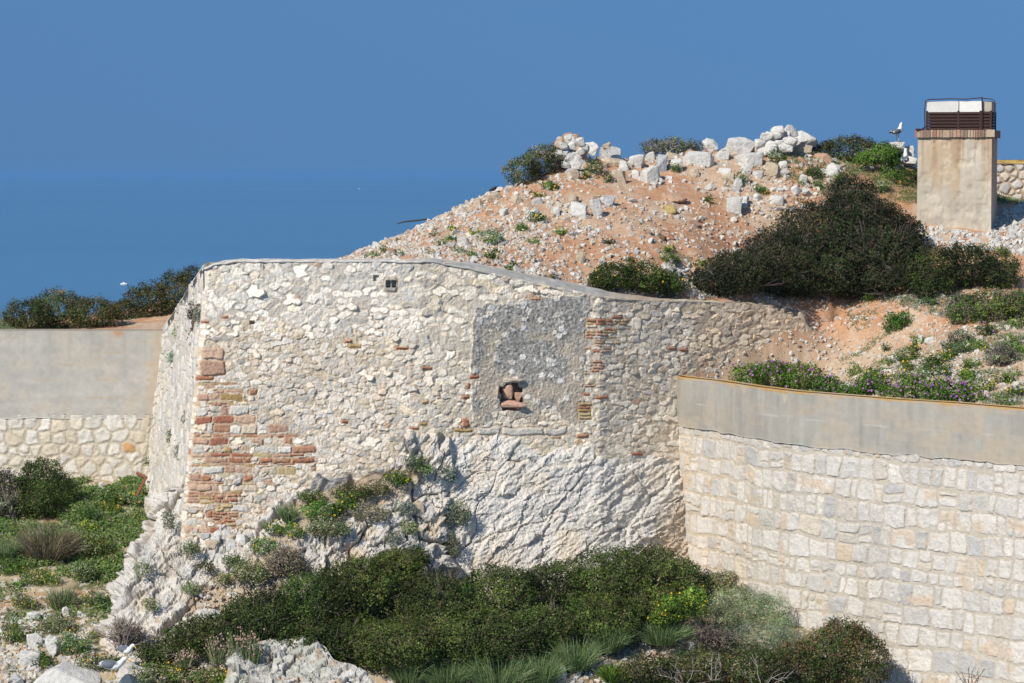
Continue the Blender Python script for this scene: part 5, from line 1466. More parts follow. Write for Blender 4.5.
# plants on the rocks
def tuftbush(lab, x, y, w, h, hit, pal, seed, fl=None, cat='herb', tw=8, name='rock_herb', dens=2400, leaf=.045):
    bush(name, lab, cat, [(x, y, w, h), (x + w * .4, y + h * .2, w * .7, h * .7)], hit, pal=pal, seed=seed, dens=dens, ntw=tw, leaf=leaf, flowers=fl)
rp_ = [(448, 473, 9, 9, SILVER, 'silver cushion plant high on the cliff cleft', None, cliff_hit), (406, 508, 9, 7, SILVER, 'silver cushion plant on the ledge rocks', None, rock_hit), (392, 538, 8, 7, SILVER, 'silver cushion plant just above the mastic shrub', None, rock_hit), (456, 514, 12, 12, SILVER + SAGE, 'large silver grey plant in the cliff cleft', None, cliff_hit),
       (452, 545, 7, 12, DRY + SAGE, 'dry olive plant low in the cliff cleft', None, cliff_hit), (417, 552, 9, 8, SILVER, 'silver plant among the mastic branches', None, rock_hit), (415, 462, 11, 7, GREEN + SILVER, 'green plant with white blooms under the small hole', None, rock_hit), (396, 478, 14, 7, GREEN, 'bright green herb with yellow flowers along the wall foot', (10, YFL, .055), rock_hit),
       (352, 492, 22, 8, OLIVE + GREEN, 'dull green herb in the middle of the wall foot ledge', None, rock_hit), (322, 510, 22, 9, GREEN, 'vivid green herb with yellow flowers near the red brick scar', (12, YFL, .055), rock_hit), (368, 512, 20, 8, DRY + DEAD, 'dried brown herb on the ledge', None, rock_hit), (328, 528, 22, 9, SAGE + OLIVE, 'grey green herb below the vivid green one', None, rock_hit),
       (292, 530, 10, 7, GREEN, 'small green herb left of the ledge boulders', (4, YFL, .05), rock_hit), (262, 545, 14, 8, SAGE + GREEN, 'sage herb with yellow flowers at the sandy ledge', (7, YFL, .05), rock_hit), (285, 562, 20, 15, DEAD + DRY, 'round dead grey brown shrub on the ledge', None, rock_hit), (250, 572, 20, 11, SAGE + MASTIC, 'grey green spreading shrub on the sandy ledge', None, rock_hit),
       (222, 578, 9, 5, GREEN + DRY, 'small green tuft on the sandy ledge', (2, YFL, .05), rock_hit), (190, 588, 8, 5, BGRASS, 'thin green tuft in a crack of the outcrop', None, rock_hit), (142, 568, 8, 8, SAGE, 'grey green tuft high on the outcrop', None, rock_hit), (168, 520, 6, 9, DEAD + SAGE, 'dead looking tuft at the foot of the flank', None, rock_hit), (190, 548, 10, 6, BGRASS + SAGE, 'green tuft under the brick corner', None, rock_hit),
       (125, 634, 18, 14, DEAD, 'leafless grey thorn bush against the outcrop foot', None, rock_hit)]
for i, (x, y, w, h, pal, lab, fl, ht) in enumerate(rp_):
    tuftbush(lab, x, y, w, h, (lambda a, b, ht=ht: ht(a, b) - np.array([0, .12, 0])), pal, 110 + i, fl, tw=120 if 'thorn' in lab or 'dead grey' in lab else 6, dens=700 if 'thorn' in lab else 2400)
for i, (x, y, w, h, pal, lab) in enumerate([(310, 496, 14, 6, GREEN + OLIVE, 'leafy herb against the wall foot beside the red brick scar'), (345, 503, 12, 6, GREEN, 'yellow flowered herb in front of the dull green one'), (378, 488, 12, 6, OLIVE + DRY, 'brownish herb under the bright green wall foot herb'), (408, 528, 9, 6, BGRASS + DRY, 'grassy tuft between two silver cushions on the rocks'),
        (272, 528, 10, 5, GREEN, 'flat green herb at the bottom of the masonry corner'), (232, 560, 9, 5, GREEN + BGRASS, 'green tuft above the sandy ledge'), (205, 566, 8, 5, OLIVE, 'olive tuft in the middle of the outcrop'), (150, 604, 8, 6, BGRASS + DRY, 'dry grass tuft on the lower outcrop'), (172, 632, 10, 5, GREEN, 'green tuft where the outcrop meets the mastic'), (425, 470, 8, 4, BGRASS, 'grass tuft beside the plant with white blooms')]):
    tuftbush(lab, x, y, w, h, (lambda a, b: rock_hit(a, b) - np.array([0, .12, 0])), pal, 230 + i, (6, YFL, .05) if i in (1, 4) else None, tw=0)
rs_ = random.Random(61)
for i in range(26):
    x, y = rs_.choice([(rs_.uniform(195, 290), rs_.uniform(560, 625)), (rs_.uniform(290, 420), rs_.uniform(505, 560)), (rs_.uniform(110, 200), rs_.uniform(620, 655)), (rs_.uniform(205, 260), rs_.uniform(532, 550))])
    w = rs_.uniform(6, 15)
    boulder(x, y, w, w * rs_.uniform(.55, .85), 'loose pale block lying on the outcrop below the brick corner', rock_hit, 1000 + i, W_ if i % 5 else T_, group='loose blocks on the outcrop', sub=2, sink=.3)
def flank_hit(a, b):
    k = np.clip((206 - a) / 45.0, 0, 1)
    f = np.clip((b - 262) / 278., 0, 1)
    lx, rx = np.interp(b, [328, 492], [165, 145]), np.interp(b, [264, 556], [206, 180.5])
    s_ = np.clip((a - lx) / (rx - lx), 0, 1)
    return at(a, b, 66.9 + (57.9 - 66.9) * s_ - .15)
for i, (x, y, w, h, pal, lab) in enumerate([(199, 316, 4, 8, SILVER, 'silver tuft growing high on the bastion flank'), (192, 312, 4, 9, DEAD, 'dead brown tuft beside the silver one high on the flank'), (172, 358, 4, 8, SILVER, 'silver tuft on the flank near the concrete parapet end'), (185, 418, 2.5, 6, SILVER, 'tiny silver tuft halfway down the flank edge'), (172, 436, 4, 8, OLIVE + SAGE, 'olive tuft halfway down the flank'), (179, 452, 4, 7, SILVER, 'silver tuft low on the flank'), (175, 332, 1.8, 4, SAGE, 'tiny grey tuft near the top of the flank'), (150, 492, 3, 6, SILVER, 'pale tuft at the bottom of the flank'), (146, 462, 2, 4, SAGE, 'little sage tuft where the flank meets the stone blocks')]):
    bush('wall_plant', lab, 'wall plant', [(x, y, w, h)], flank_hit, pal=pal, seed=140 + i, dens=3200, ntw=0, leaf=.05, basef=0, depth=1.0, Yoff=-.1)

# green tufts on the orange slope and the terrace
tl = [(742, 266, 24, 4), (490, 237, 16, 8), (535, 218, 14, 6), (520, 228, 10, 5), (385, 250, 10, 3), (372, 255, 12, 3), (398, 253, 7, 3), (470, 254, 9, 4), (490, 256, 9, 3), (435, 234, 5, 3), (452, 228, 5, 3), (440, 243, 6, 3), (512, 264, 5, 3), (430, 254, 4, 2), (560, 232, 10, 4), (668, 259, 14, 5), (700, 266, 12, 5), (594, 168, 12, 9), (606, 178, 7, 6), (585, 176, 6, 5), (675, 168, 9, 5), (742, 178, 10, 8), (760, 190, 10, 5), (776, 158, 14, 9), (812, 172, 16, 8), (818, 186, 10, 5), (548, 186, 14, 5), (838, 178, 12, 5), (902, 178, 24, 8), (880, 186, 16, 6), (890, 172, 16, 5),
      (916, 340, 10, 4), (914, 349, 7, 4), (950, 352, 10, 4), (945, 358, 9, 4), (975, 345, 14, 4), (985, 330, 14, 5), (925, 366, 10, 4), (940, 372, 12, 5), (965, 374, 12, 4), (985, 386, 12, 5), (1002, 400, 16, 5), (1016, 392, 10, 4), (852, 370, 10, 6), (880, 376, 10, 5), (885, 348, 6, 3), (905, 366, 8, 3), (1012, 340, 8, 4), (960, 388, 10, 4), (930, 302, 12, 3), (870, 297, 12, 3), (1000, 252, 12, 4), (1012, 262, 10, 4), (990, 262, 10, 4)]
rt = random.Random(44)
for k in range(26):
    x = rt.uniform(400, 720); y = rt.uniform(190, 285)
    if inpoly(x, y, slope_poly): tl.insert(0, (x, y, rt.uniform(5, 11), rt.uniform(2, 4)))
for k in range(34): tl.append((rt.uniform(855, 1024), 0, rt.uniform(8, 15), rt.uniform(3, 5)))
n_up = len([t for t in tl if t[1] and not (t[0] > 845 and t[1] > 240)])
tl = [(x, y if y else rt.uniform(np.interp(x, [855, 1024], [372, 318]), np.interp(x, [855, 1024], [392, 404])), w, h) for x, y, w, h in tl]
for i, (x, y, w, h) in enumerate(tl):
    up = not (x > 845 and y > 240)
    pal = [GREEN, LIMEG + GREEN, GREEN + MASTIC, GREEN + SILVER[:1]][i % 4]
    bush('herb', 'low green herb tuft on the stony slope above the walls' if up else 'low green herb tuft on the tan terrace behind the parapet', 'herb', [(x, y, w * .6, h * (1.0 if up else 1.35)), (x + w * .4, y + 1, w * .45, h * (.7 if up else 1.0))], hh, pal=pal, seed=170 + i, dens=1500, ntw=0, leaf=.05, group='herb tufts on the upper slope' if up else 'herb tufts on the terrace', flowers=(5, PFL if i % 3 == 0 else YFL, .05) if i % 2 == 0 else None)

# ground cover as stuff
def cover(name, label, hf, n, xr, yr, mask, pal, seed, leaf=.05, h=.08, fl=None):
    rg = np.random.default_rng(seed)
    P = scatter(hf, n, xr, yr, mask, seed)
    per = 8
    LP = np.repeat(P, per, 0) + rg.normal(0, .05, (len(P) * per, 3)) * np.array([1, 1, .3]) + np.stack([0 * np.zeros(len(P) * per), np.zeros(len(P) * per), rg.random(len(P) * per) * h], -1)
    LN = unit(rg.normal(0, .7, (len(LP), 3)) + np.array([0, -.3, .6]))
    LC = np.repeat(pick(pal, len(P), rg), per, 0) * (1 + .25 * rg.normal(0, 1, (len(LP), 1)).clip(-1.5, 1.8))
    V, Fq, C = leaf_quads(LP, LN, leaf, leaf * .4, LC, rg)
    o = obj(name, V, Fq, C, M_LEAF)
    return tag(o, label, 'ground cover', None, 'stuff')
def c_left(u, v, P):
    return ((u < 165) & (v > 470) & (v < 690)) * sstep(660, 560, v + 50 * fbm(P[:, 0] * .9, P[:, 1] * .9, 0, 3, 81)) * sstep(-.35, .1, fbm(P[:, 0] * 1.1, P[:, 1] * 1.1, 0, 3, 82))
cover('grass', 'rough green grass over the slope below the left wall', LOW, 9500, (-14, -7.2), (51, 67), c_left, BGRASS + BGRASS + GREEN + DRY[:1] + LIMEG, 201, .085, .14)
def c_low(u, v, P):
    return (((v > 560) & (u > 130) & (u < 800)) * .9 + ((v > 600) & (u < 130)) * .2) * sstep(-.3, .3, fbm(P[:, 0], P[:, 1], 0, 3, 83)) * (1 - m_scree(u, v, P) * .9)
cover('undergrowth', 'low herbs and litter under the mastic shrubs', LOW, 5000, (-12, 8), (50, 61), c_low, BGRASS + DRY + MASTIC, 202, .07, .12)
def c_terr(u, v, P):
    return ((u > 700) & (v > 290) & (v < 412)) * sstep(.05, .35, fbm(P[:, 0] * 1.0, P[:, 1] * 1.8, 0, 3, 84) + (u - 900) / 700.)
cover('ground_cover', 'creeping herbs spread over the tan terrace', HILL, 11000, (3, 16), (53, 68), c_terr, GREEN + SAGE + SILVER + DRY, 203, .05, .05)
def c_back(u, v, P):
    return ((u > 690) & (v < 205)) * sstep(.0, .3, fbm(P[:, 0] * 1.0, P[:, 1] * 1.0, 0, 3, 85) + (u - 820) / 250.) + inpoly(u, v, [(920, 240), (1024, 215), (1024, 262), (940, 262)]) * .25 * sstep(0, .3, fbm(P[:, 0] * 1.2, P[:, 1] * 1.2, 0, 3, 86))
cover('meadow', 'short meadow herbs on the crest beside the vent stack', HILL, 4200, (4, 18), (66, 78), c_back, BGRASS + GREEN + DRY, 204, .06, .08)
def c_lterr(u, v, P):
    return ((u < 170) & (v > 300) & (v < 332)) * sstep(-.1, .3, fbm(P[:, 0] * 1.5, P[:, 1] * 1.5, 0, 3, 87) + (60 - u) / 120.)
cover('ground_cover', 'low silvery green herbs along the left concrete parapet', HILL, 900, (-15, -8.5), (67.6, 73), c_lterr, GREEN + SILVER, 205, .05, .10)
def c_whit(u, v, P):
    return inpoly(u, v, [(760, 294), (960, 296), (985, 318), (940, 318), (880, 300), (760, 300)]) + inpoly(u, v, [(664, 254), (700, 256), (706, 266), (668, 266)])
cover('silver_herbs', 'silvery white flowered herbs along the foot of the dark shrub', HILL, 900, (3, 16), (60, 68), lambda u, v, P: c_whit(u, v, P) * 1.0, SILVER + [((.5, .5, .46), 2)] + GREEN[:1], 206, .05, .07)

# dead branches
def branches(name, label, px, py, hgt, n, Y, col, seed, spread=.5, cat='dead branch'):
    rg = np.random.default_rng(seed)
    b = at(px, py, Y); k = Y / F; h = hgt * k
    pol = []
    for i in range(n):
        p = b + rg.normal(0, .08, 3) * np.array([1, 1, 0]); d = unit(np.array([rg.normal(0, spread), rg.normal(0, .3), 1.0]))
        pts = [p]
        for s in range(5):
            d = unit(d + rg.normal(0, .28, 3)); pts.append(pts[-1] + d * h / 5)
        pts = np.array(pts); pol.append((pts, np.linspace(.011, .004, 6)))
        for s in (2, 3, 4):
            e = unit(d + rg.normal(0, .7, 3) + np.array([0, 0, .3]))
            q = np.array([pts[s], pts[s] + e * h * .15 + rg.normal(0, .02, 3), pts[s] + e * h * .32])
            pol.append((q, np.array([.006, .004, .002])))
    V, Fq = tubes(pol, 4)
    return tag(obj(name, V, Fq, np.array(col), M_TWIG, None, False, b), label, cat)
branches('dead_branch', 'pale dead branches rising from the dark shrub near the scree', 684, 688, 34, 6, 52.9, (.28, .245, .21), 301, .5)
branches('dead_branch', 'pale forked dead branch in the middle of the dark shrub', 715, 680, 30, 4, 52.8, (.28, .245, .21), 302, .25)
branches('dead_branch', 'tall pale crooked dead branch left of the russet shrub', 762, 690, 42, 5, 52.7, (.29, .255, .22), 303, .25)
branches('dead_branch', 'dark bare twigs in front of the curved wall at the bottom edge', 972, 694, 30, 6, 52.6, (.07, .06, .055), 304, .9)
branches('dead_branch', 'grey bare thorn twigs at the foot of the outcrop', 122, 650, 42, 7, 54.3, (.24, .20, .17), 305, .6)

# ------------------------------------------------------------------ vent stack
def frame_pt(o, rz, x, y, z):
    c, s = math.cos(rz), math.sin(rz)
    return np.stack([o[0] + x * c - y * s, o[1] + x * s + y * c, o[2] + z], -1)
RZ = R(-15.0); YS = 69.0
kk = YS / F
o0 = at(963, 240, YS); ZB = o0[2] - .3
wv_, dv_ = 72.5 * kk / math.cos(R(5)), 2.05
top_z = at(953, 137.5, YS)[2]; Hh_ = top_z - ZB
org = np.array([o0[0], YS + .95, ZB])
stack = empty('vent_stack', org, 'tall square rendered vent stack with a brick rim and rusted louvres', 'vent stack')
nv, nu = 110, 80
def stack_face(ax, name):
    uu = np.linspace(-.5, .5, nu)[None] + 0 * np.zeros((nv, 1)); tv = np.linspace(1, 0, nv)[:, None] + 0 * uu
    tap = 1 + .012 * (1 - tv)
    a = uu * (wv_ if ax % 2 == 0 else dv_) * tap
    hf_ = (dv_ if ax % 2 == 0 else wv_) / 2 * tap
    rough = .018 * fbm(a * 3 + ax * 9, tv * 8, 0, 4, 601) + .030 * np.minimum(0, fbm(a * 7 + ax * 9, tv * 18, 0, 3, 602)) * 1.5
    hf2 = hf_ + rough * sstep(.5, .46, np.abs(uu)) - .035 * sstep(.47, .5, np.abs(uu)) * np.maximum(0, fbm(tv * 9 + ax, tv * 0, 0, 4, 610))
    z = tv * Hh_
    xy = [(a, -hf2), (hf2, a), (-a, hf2), (-hf2, -a)][ax]
    P = frame_pt(org, RZ, xy[0], xy[1], z)
    C = np.ones(P.shape) * np.array([0.47, 0.415, 0.33])
    C *= (1 + .22 * fbm(a * 2 + ax * 5, tv * 5, 0, 4, 603))[..., None]
    C = mixc(C, (0.46, 0.33, 0.20), sstep(.1, .5, fbm(a * 3 + ax, tv * 1.5, 0, 3, 604) + (tv - .6)) * .7)
    C = mixc(C, (0.34, 0.23, 0.14), sstep(.1, .45, fbm(a * 9 + ax * 3, tv * .7, 0, 3, 607)) * sstep(.35, 1.0, tv) * .75)
    C = mixc(C, (0.26, 0.23, 0.20), sstep(.25, .0, tv + .12 * fbm(a * 4, tv * 4, 0, 3, 608)) * .45)
    C = mixc(C, (0.25, 0.21, 0.17), sstep(.03, .0, np.abs(a - .55 - .25 * (tv - .8) - .05 * fbm(tv * 12, tv * 0, 0, 3, 609))) * (tv > .78) * .7)
    C = mixc(C, (0.33, 0.29, 0.25), sstep(.05, .4, fbm(a * 2.5, tv * 7, 7, 3, 605) - np.abs(tv - .2)) * .6)
    C = mixc(C, (0.56, 0.48, 0.37), sstep(.25, .5, fbm(a * 5, tv * 9, 3, 3, 606)) * .5)
    return P, C
Vs, Fs, Cs = [], [], []; b = 0
for ax in range(4):
    P, C = stack_face(ax, '')
    if True:
        Vs.append(P.reshape(-1, 3)); Cs.append(C.reshape(-1, 3)); Fs.append(grid_faces(nv, nu) + b); b += nv * nu
obj('rendered_shaft', np.concatenate(Vs), np.concatenate(Fs), np.concatenate(Cs), M_CONC, stack, True)
# rim: bricks on edge
rimh = 7.6 * kk; zt = Hh_
rr = random.Random(31); L_ = []; Lc = []
for side in range(4):
    w = (wv_ if side % 2 == 0 else dv_) + .16; dep = ((dv_ if side % 2 == 0 else wv_) + .14) / 2
    x = -w / 2
    while x < w / 2 - .03:
        bw_ = rr.choice([.065, .08, .10, .20]); bw_ = min(bw_, w / 2 - x)
        cxx = x + bw_ / 2; out = dep - .11 + rr.uniform(-.008, .012)
        lx, ly = [(cxx, -out), (out, cxx), (-cxx, out), (-out, -cxx)][side]
        c = frame_pt(org, RZ, np.array(lx), np.array(ly), np.array(zt + rimh / 2 + rr.uniform(-.006, .006)))
        sz = (bw_ - .012, .22, rimh - .01)
        L_.append((c, sz, RZ + (0 if side % 2 == 0 else math.pi / 2)))
        Lc.append(np.array(rr.choice([(.40, .25, .17), (.36, .19, .13), (.46, .36, .26), (.40, .29, .20), (.28, .19, .14), (.35, .30, .25)])) * rr.uniform(.85, 1.1))
        x += bw_
V_, F_ = boxes(L_)
obj('brick_rim', V_, F_, np.repeat(np.array(Lc), 8, 0), M_WALL, stack)
V_, F_ = boxes([(frame_pt(org, RZ, np.array(0.), np.array(0.), np.array(zt + rimh * .45)), (wv_ + .02, dv_ + .0, rimh * .85), RZ)])
obj('rim_mortar', V_, F_, np.array([.42, .33, .24]), M_WALL, stack)
z0 = zt + rimh
# cap: rusted louvres below, two pale concrete slabs above
cw = 65 * kk; cd = 1.7; cxo = 3.0 * kk; gh = 17.5 * kk; sh = 11.5 * kk
orc = frame_pt(org, RZ, np.array(cxo), np.array(0.), np.array(0.))
bars = []
for f in (-1, 1):
    for k in range(6):
        z = z0 + .03 + gh * k / 5.6
        bars.append((frame_pt(orc, RZ, np.array(0.), np.array(f * (cd / 2 - .04)), np.array(z)), (cw - .06, .07, .06), RZ))
        bars.append((frame_pt(orc, RZ, np.array(f * (cw / 2 - .04)), np.array(0.), np.array(z)), (.07, cd - .2, .06), RZ))
V_, F_ = boxes(bars)
RC = np.array([.050, .026, .022])
V2, F2 = boxes([(frame_pt(orc, RZ, np.array(0.), np.array(0.1), np.array(z0 + gh * .46)), (cw - .5, cd - .7, gh * .9), RZ)])
obj('shade_box', V2, F2, np.array([.03, .025, .022]), M_RUST, stack)  # near-black box added behind the louvres, its colour standing in for shade
grl = obj('louvre_grille', V_, F_, RC, M_RUST, stack)
posts = []
for a in (-.5, -.005, .34, .5):
    for f in (-1, 1):
        V_, F_ = boxes([(frame_pt(orc, RZ, np.array(a * (cw - .05)), np.array(f * (cd / 2 - .02)), np.array(z0 + gh / 2 + .02)), (.05, .05, gh + .05), RZ)])
        obj('grille_post', V_, F_, RC, M_RUST, stack)
for a, w in ((-.25, .49), (.19, .365)):
    nvv = 14
    Vb, Fb = hull_rock(950 + int(w * 100), 8, 0, .02)
    V_, F_ = boxes([(frame_pt(orc, RZ, np.array(a * cw), np.array(0.), np.array(z0 + gh + sh / 2)), (cw * w, cd - .05, sh - .02), RZ)])
    obj('cap_slab', V_, F_, np.array([.60, .58, .54]) if a < 0 else np.array([.70, .68, .63]), M_CONC, stack)
V_, F_ = boxes([(frame_pt(orc, RZ, np.array(.44 * cw), np.array(0.), np.array(z0 + gh + sh / 2)), (cw * .11, cd - .1, sh - .04), RZ)])
o_ = obj('cap_slab', V_, F_, np.array([.42, .36, .28]), M_CONC, stack); o_['label'] = 'broken stained end slab'
def rp3(pts): return np.array([frame_pt(orc, RZ, np.array(p[0]), np.array(p[1]), np.array(p[2])) for p in pts])
h1 = z0 + gh + sh + .04; yf = -cd / 2 - .03
pol = [(rp3([(-cw / 2 - .02, yf, z0 + .02), (-cw / 2 - .03, yf, z0 + gh), (-cw / 2 - .01, yf, h1 - .03), (-cw / 2 + .06, yf, h1)]), .014),
       (rp3([(-cw / 2 + .06, yf, h1), (-.2, yf, h1 + .015), (.2, yf, h1), (cw * .36, yf, h1 + .04)]), .014),
       (rp3([(cw * .35, yf, h1 + .06), (cw * .36, yf, z0 + gh), (cw * .36, yf, z0 + .02)]), .018),
       (rp3([(cw * .36, yf, h1 + .02), (cw / 2 - .02, yf, h1), (cw / 2 + .07, yf, h1 - .04), (cw / 2 + .09, yf, z0 + gh), (cw / 2 + .08, yf, z0 + .1)]), .013),
       (rp3([(-cw / 2 - .22, yf + .05, z0 + .03), (-cw / 2 - .1, yf, z0 + .02), (-cw / 2, yf, z0 + .10)]), .016)]
V_, F_ = tubes(pol, 5)
obj('bent_rods', V_, F_, RC * .9, M_RUST, stack)
V_, F_ = boxes([(frame_pt(orc, RZ, np.array(-wv_ / 2 - .03), np.array(-dv_ / 2 - .02), np.array(z0 + .01)), (.22, .16, .05), RZ + .3)])
obj('rusted_plate', V_, F_, RC * .8, M_RUST, stack)

# rusted bracket by the flank and the rod on the skyline
q = lambda x, y, Y: at(x, y, Y)
pol = [(np.array([q(137, 473, 65.6), q(146.5, 478, 65.4)]), .05), (np.array([q(146, 477, 65.4), q(141, 487, 65.3), q(135.5, 498, 65.2)]), .045)]
V_, F_ = tubes(pol, 4)
tag(obj('iron_bracket', V_, F_, np.array([.20, .075, .045]), M_RUST, None, False, q(136, 498, 65.2)), 'rusted angle iron leaning against the bastion flank', 'bracket')
g = hh(424, 226)
V_, F_ = tubes([(np.array([at(397, 224, g[1]), at(403, 222, g[1]), at(410, 221, g[1]), at(417, 220.5, g[1]), at(427, 219, g[1] + .1)]), np.array([.012, .02, .024, .022, .02]))], 5)
tag(obj('iron_rod', V_, F_, np.array([.05, .045, .045]), M_RUST, None, False, g), 'thin dark bent rod sticking out of the rubble skyline', 'rod')

# ------------------------------------------------------------------ gulls
def loft(cs, ry, rz, sides=14):
    cs = np.array(cs, float); k = len(cs)
    d = unit(np.gradient(cs, axis=0))
    side = np.array([0, 1.0, 0]); upv = np.cross(d, side)
    a = np.arange(sides) * 2 * math.pi / sides
    V = cs[:, None, :] + np.asarray(ry)[:, None, None] * np.cos(a)[None, :, None] * side + np.asarray(rz)[:, None, None] * np.sin(a)[None, :, None] * upv[:, None, :]
    I = np.arange(k * sides).reshape(k, sides); J = np.roll(I, -1, 1)
    Fq = np.stack([I[:-1], J[:-1], J[1:], I[1:]], -1).reshape(-1, 4)
    V = V.reshape(-1, 3)
    V = np.concatenate([V, cs[:1], cs[-1:]])
    t1 = np.stack([J[0], I[0], np.full(sides, len(V) - 2)], -1); t2 = np.stack([I[-1], J[-1], np.full(sides, len(V) - 1)], -1)
    return V, [Fq, np.concatenate([t1, t2])]

def gull(label, loc, heading, pose, scale=1.0):
    root = empty('gull', loc, label, 'gull')
    c, s = math.cos(heading), math.sin(heading)
    def put(name, V, Fc, col, mat, parent=root):
        V = np.asarray(V, float) * scale
        W = np.stack([V[:, 0] * c - V[:, 1] * s, V[:, 0] * s + V[:, 1] * c, V[:, 2]], -1) + np.array(loc)
        return obj(name, W, Fc, col, mat, parent, True)
    leg = 0.15 if pose != 'sit' else 0.03
    bz = leg + .10
    if pose == 'walk':
        path = [(-.30, 0, bz + .01), (-.22, 0, bz + .015), (-.12, 0, bz + .01), (0, 0, bz), (.10, 0, bz + .02), (.155, 0, bz + .06), (.19, 0, bz + .105), (.215, 0, bz + .135), (.245, 0, bz + .145), (.275, 0, bz + .135), (.285, 0, bz + .128)]
    elif pose == 'sit':
        path = [(-.26, 0, bz - .05), (-.19, 0, bz - .03), (-.10, 0, bz - .01), (-.02, 0, bz + .02), (.05, 0, bz + .08), (.08, 0, bz + .15), (.095, 0, bz + .21), (.10, 0, bz + .26), (.12, 0, bz + .295), (.15, 0, bz + .295), (.165, 0, bz + .288)]
    else:
        path = [(-.26, 0, bz - .02), (-.19, 0, bz + .0), (-.10, 0, bz + .01), (0, 0, bz + .03), (.08, 0, bz + .08), (.11, 0, bz + .14), (.125, 0, bz + .20), (.135, 0, bz + .245), (.16, 0, bz + .275), (.19, 0, bz + .272), (.205, 0, bz + .265)]
    ry = [.018, .045, .075, .092, .085, .062, .047, .043, .043, .028, .012]; rz = [.012, .035, .066, .085, .080, .058, .046, .043, .043, .028, .012]
    V, Fc = loft(path, ry, rz)
    bc = np.tile(np.array([.74, .74, .73]), (len(V), 1))
    axz = np.interp(V[:, 0], [p[0] for p in path], [p[2] for p in path])
    mant = (V[:, 2] > axz + .012) & (V[:, 0] > -.25) & (V[:, 0] < path[4][0] - .005) if pose == 'walk' else ((V[:, 0] < path[4][0] - .02) & (V[:, 2] > axz - .02) & (V[:, 2] < bz + .12) & (V[:, 0] > -.22))
    bc[mant] = (.12, .135, .16)
    put('body', V, Fc, bc, M_FEATHER)
    p0 = np.array(path)
    hx, hz = path[-2][0], path[-2][2]
    dn = -.028 if pose == 'walk' else -.006
    V, Fc = loft([(hx + .008, 0, hz), (hx + .035, 0, hz + dn * .6), (hx + .062, 0, hz + dn * 1.2), (hx + .074, 0, hz + dn * 2.2)], [.012, .010, .007, .003], [.015, .013, .011, .004], 8)
    put('beak', V, Fc, np.array([.62, .36, .03]), M_FEATHER)
    for sy in (-1, 1):
        # folded wing: a long shell hugging the back, black at the tip
        ax = lerp(p0[0], p0[4], np.linspace(0, 1, 9)[:, None])
        ax = np.stack([np.interp(np.linspace(-.36, path[4][0] + .0, 11), p0[:6, 0], p0[:6, 0]), 0 * np.zeros(11), np.interp(np.linspace(-.36, path[4][0] + .0, 11), p0[:6, 0], p0[:6, 2])], -1)
        ax[:, 0] = np.linspace(-.36, path[4][0] - .01, 11)
        wr = np.array([.006, .016, .026, .038, .050, .060, .066, .068, .064, .05, .02])
        off = np.array([.008, .022, .036, .05, .064, .074, .078, .078, .072, .058, .04])
        V, Fc = loft(ax + np.stack([0 * off, sy * off, .030 + 0 * off], -1), wr * .62, wr, 10)
        col = np.where(np.repeat(np.arange(11) < 3, 10)[:, None], np.array([.02, .02, .02]), np.array([.13, .145, .17]))
        col = np.where(np.repeat(np.arange(11) == 3, 10)[:, None], np.array([.55, .55, .55]), col)
        col = np.concatenate([col, [[.02, .02, .02]], [[.22, .24, .27]]])
        put('wing', V, Fc, col, M_FEATHER)
        V, Fc = tubes([(np.array([(hx - .012, sy * .036, hz + .012), (hx - .004, sy * .034, hz + .012)]), .006)], 6)
        put('eye', V, Fc, np.array([.05, .04, .02]), M_FEATHER)
        if pose != 'sit':
            fx_ = .0 if pose != 'walk' else (.05 * sy)
            lg, fl_ = tubes([(np.array([(-.01, sy * .035, bz - .05), (.005, sy * .036, leg * .55), (fx_, sy * .036, .008)]), np.array([.013, .009, .008]))], 6)
            lo = put('leg', lg, fl_, np.array([.58, .36, .06]), M_FEATHER)
            ft = np.array([(fx_ - .015, sy * .036, .006), (fx_ + .055, sy * .036 - .028, .004), (fx_ + .065, sy * .036, .006), (fx_ + .055, sy * .036 + .028, .004), (fx_ - .015, sy * .036, .012), (fx_ + .055, sy * .036 - .028, .010), (fx_ + .065, sy * .036, .012), (fx_ + .055, sy * .036 + .028, .010)])
            put('foot', ft, [np.array([[0, 3, 2, 1], [4, 5, 6, 7]]), np.array([[0, 1, 5, 4], [1, 2, 6, 5], [2, 3, 7, 6], [3, 0, 4, 7]])], np.array([.58, .36, .06]), M_FEATHER, lo)
    return root
gull('white gull with slate wings standing on the skyline rock', at(897.5, 141.5, 73.0), R(38), 'stand', .98)
gull('white gull sitting low beside the vent stack, only its back showing', at(905, 165, 72.2), R(75), 'sit', 1.05)
gull('gull with slate wings walking head down on the white boulder', at(113, 679, 52.9), R(-8), 'walk', 1.12)
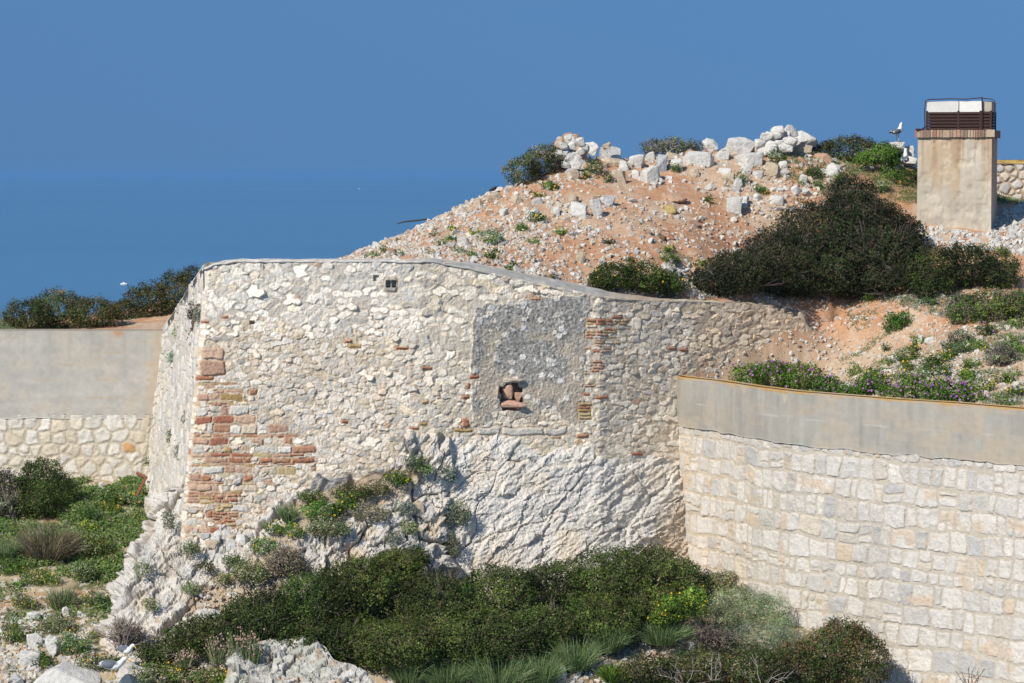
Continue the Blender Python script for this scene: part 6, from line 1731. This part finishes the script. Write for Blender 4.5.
gull('gull standing behind the walking one with its breast turned to view', at(126, 661.5, 53.4), R(-40), 'walk', 0.95)

# little dark bird on the skyline stone
b_ = at(493, 192.3, hh(493, 200)[1] + .25)
V_, Fc = loft([(-.10, 0, .05), (-.05, 0, .06), (0, 0, .07), (.05, 0, .10), (.075, 0, .13), (.10, 0, .13)], [.01, .03, .045, .04, .028, .008], [.01, .03, .045, .04, .028, .008], 10)
tag(obj('bird', V_ * 1.1 + b_, Fc, np.array([.03, .025, .025]), M_FEATHER, None, True, b_), 'tiny dark bird perched on the flat tan boulder', 'bird')

# ------------------------------------------------------------------ boats far out
def boat(label, px, py, length, extra):
    Y = CZ / ((py - HOR) / F)
    x = (px - CX) / F * Y
    L = length
    root = empty('boat', (x, Y, 0), label, 'boat')
    V, Fc = loft([(-L / 2, 0, .16 * L * .5), (-L * .45, 0, .075 * L), (-.2 * L, 0, .07 * L), (.1 * L, 0, .075 * L), (.35 * L, 0, .09 * L), (.5 * L, 0, .13 * L)], np.array([.12, .16, .19, .18, .11, .01]) * L, np.array([.06, .09, .10, .10, .09, .03]) * L, 12)
    obj('hull', V + np.array([x, Y, 0]), Fc, np.array([.78, .78, .76]), M_PAINT, root, True)
    V, Fq = boxes([((x - .05 * L, Y, .24 * L), (.32 * L, .24 * L, .16 * L), 0)])
    obj('cabin', V, Fq, np.array([.72, .72, .70]), M_PAINT, root)
    if extra:
        V, Fq = boxes([((x + .02 * L, Y, .35 * L), (.24 * L, .26 * L, .06 * L), 0)])
        obj('canopy', V, Fq, np.array([.45, .05, .10]), M_PAINT, root)
        V, Fq = boxes([((x + .42 * L, Y - .05 * L, .10 * L), (.14 * L, .12 * L, .10 * L), 0)])
        obj('engine', V, Fq, np.array([.04, .06, .10]), M_PAINT, root)
boat('small white motor boat with a red canopy on the blue sea', 124, 284.5, 4.2, True)
boat('tiny white boat far out under the horizon', 359.5, 189, 7.5, False)
boat('white speck of a ship close to the horizon line', 58, 175.4, 24, False)
print('objects', len(bpy.data.objects), 'verts', sum(len(m.vertices) for m in bpy.data.meshes))
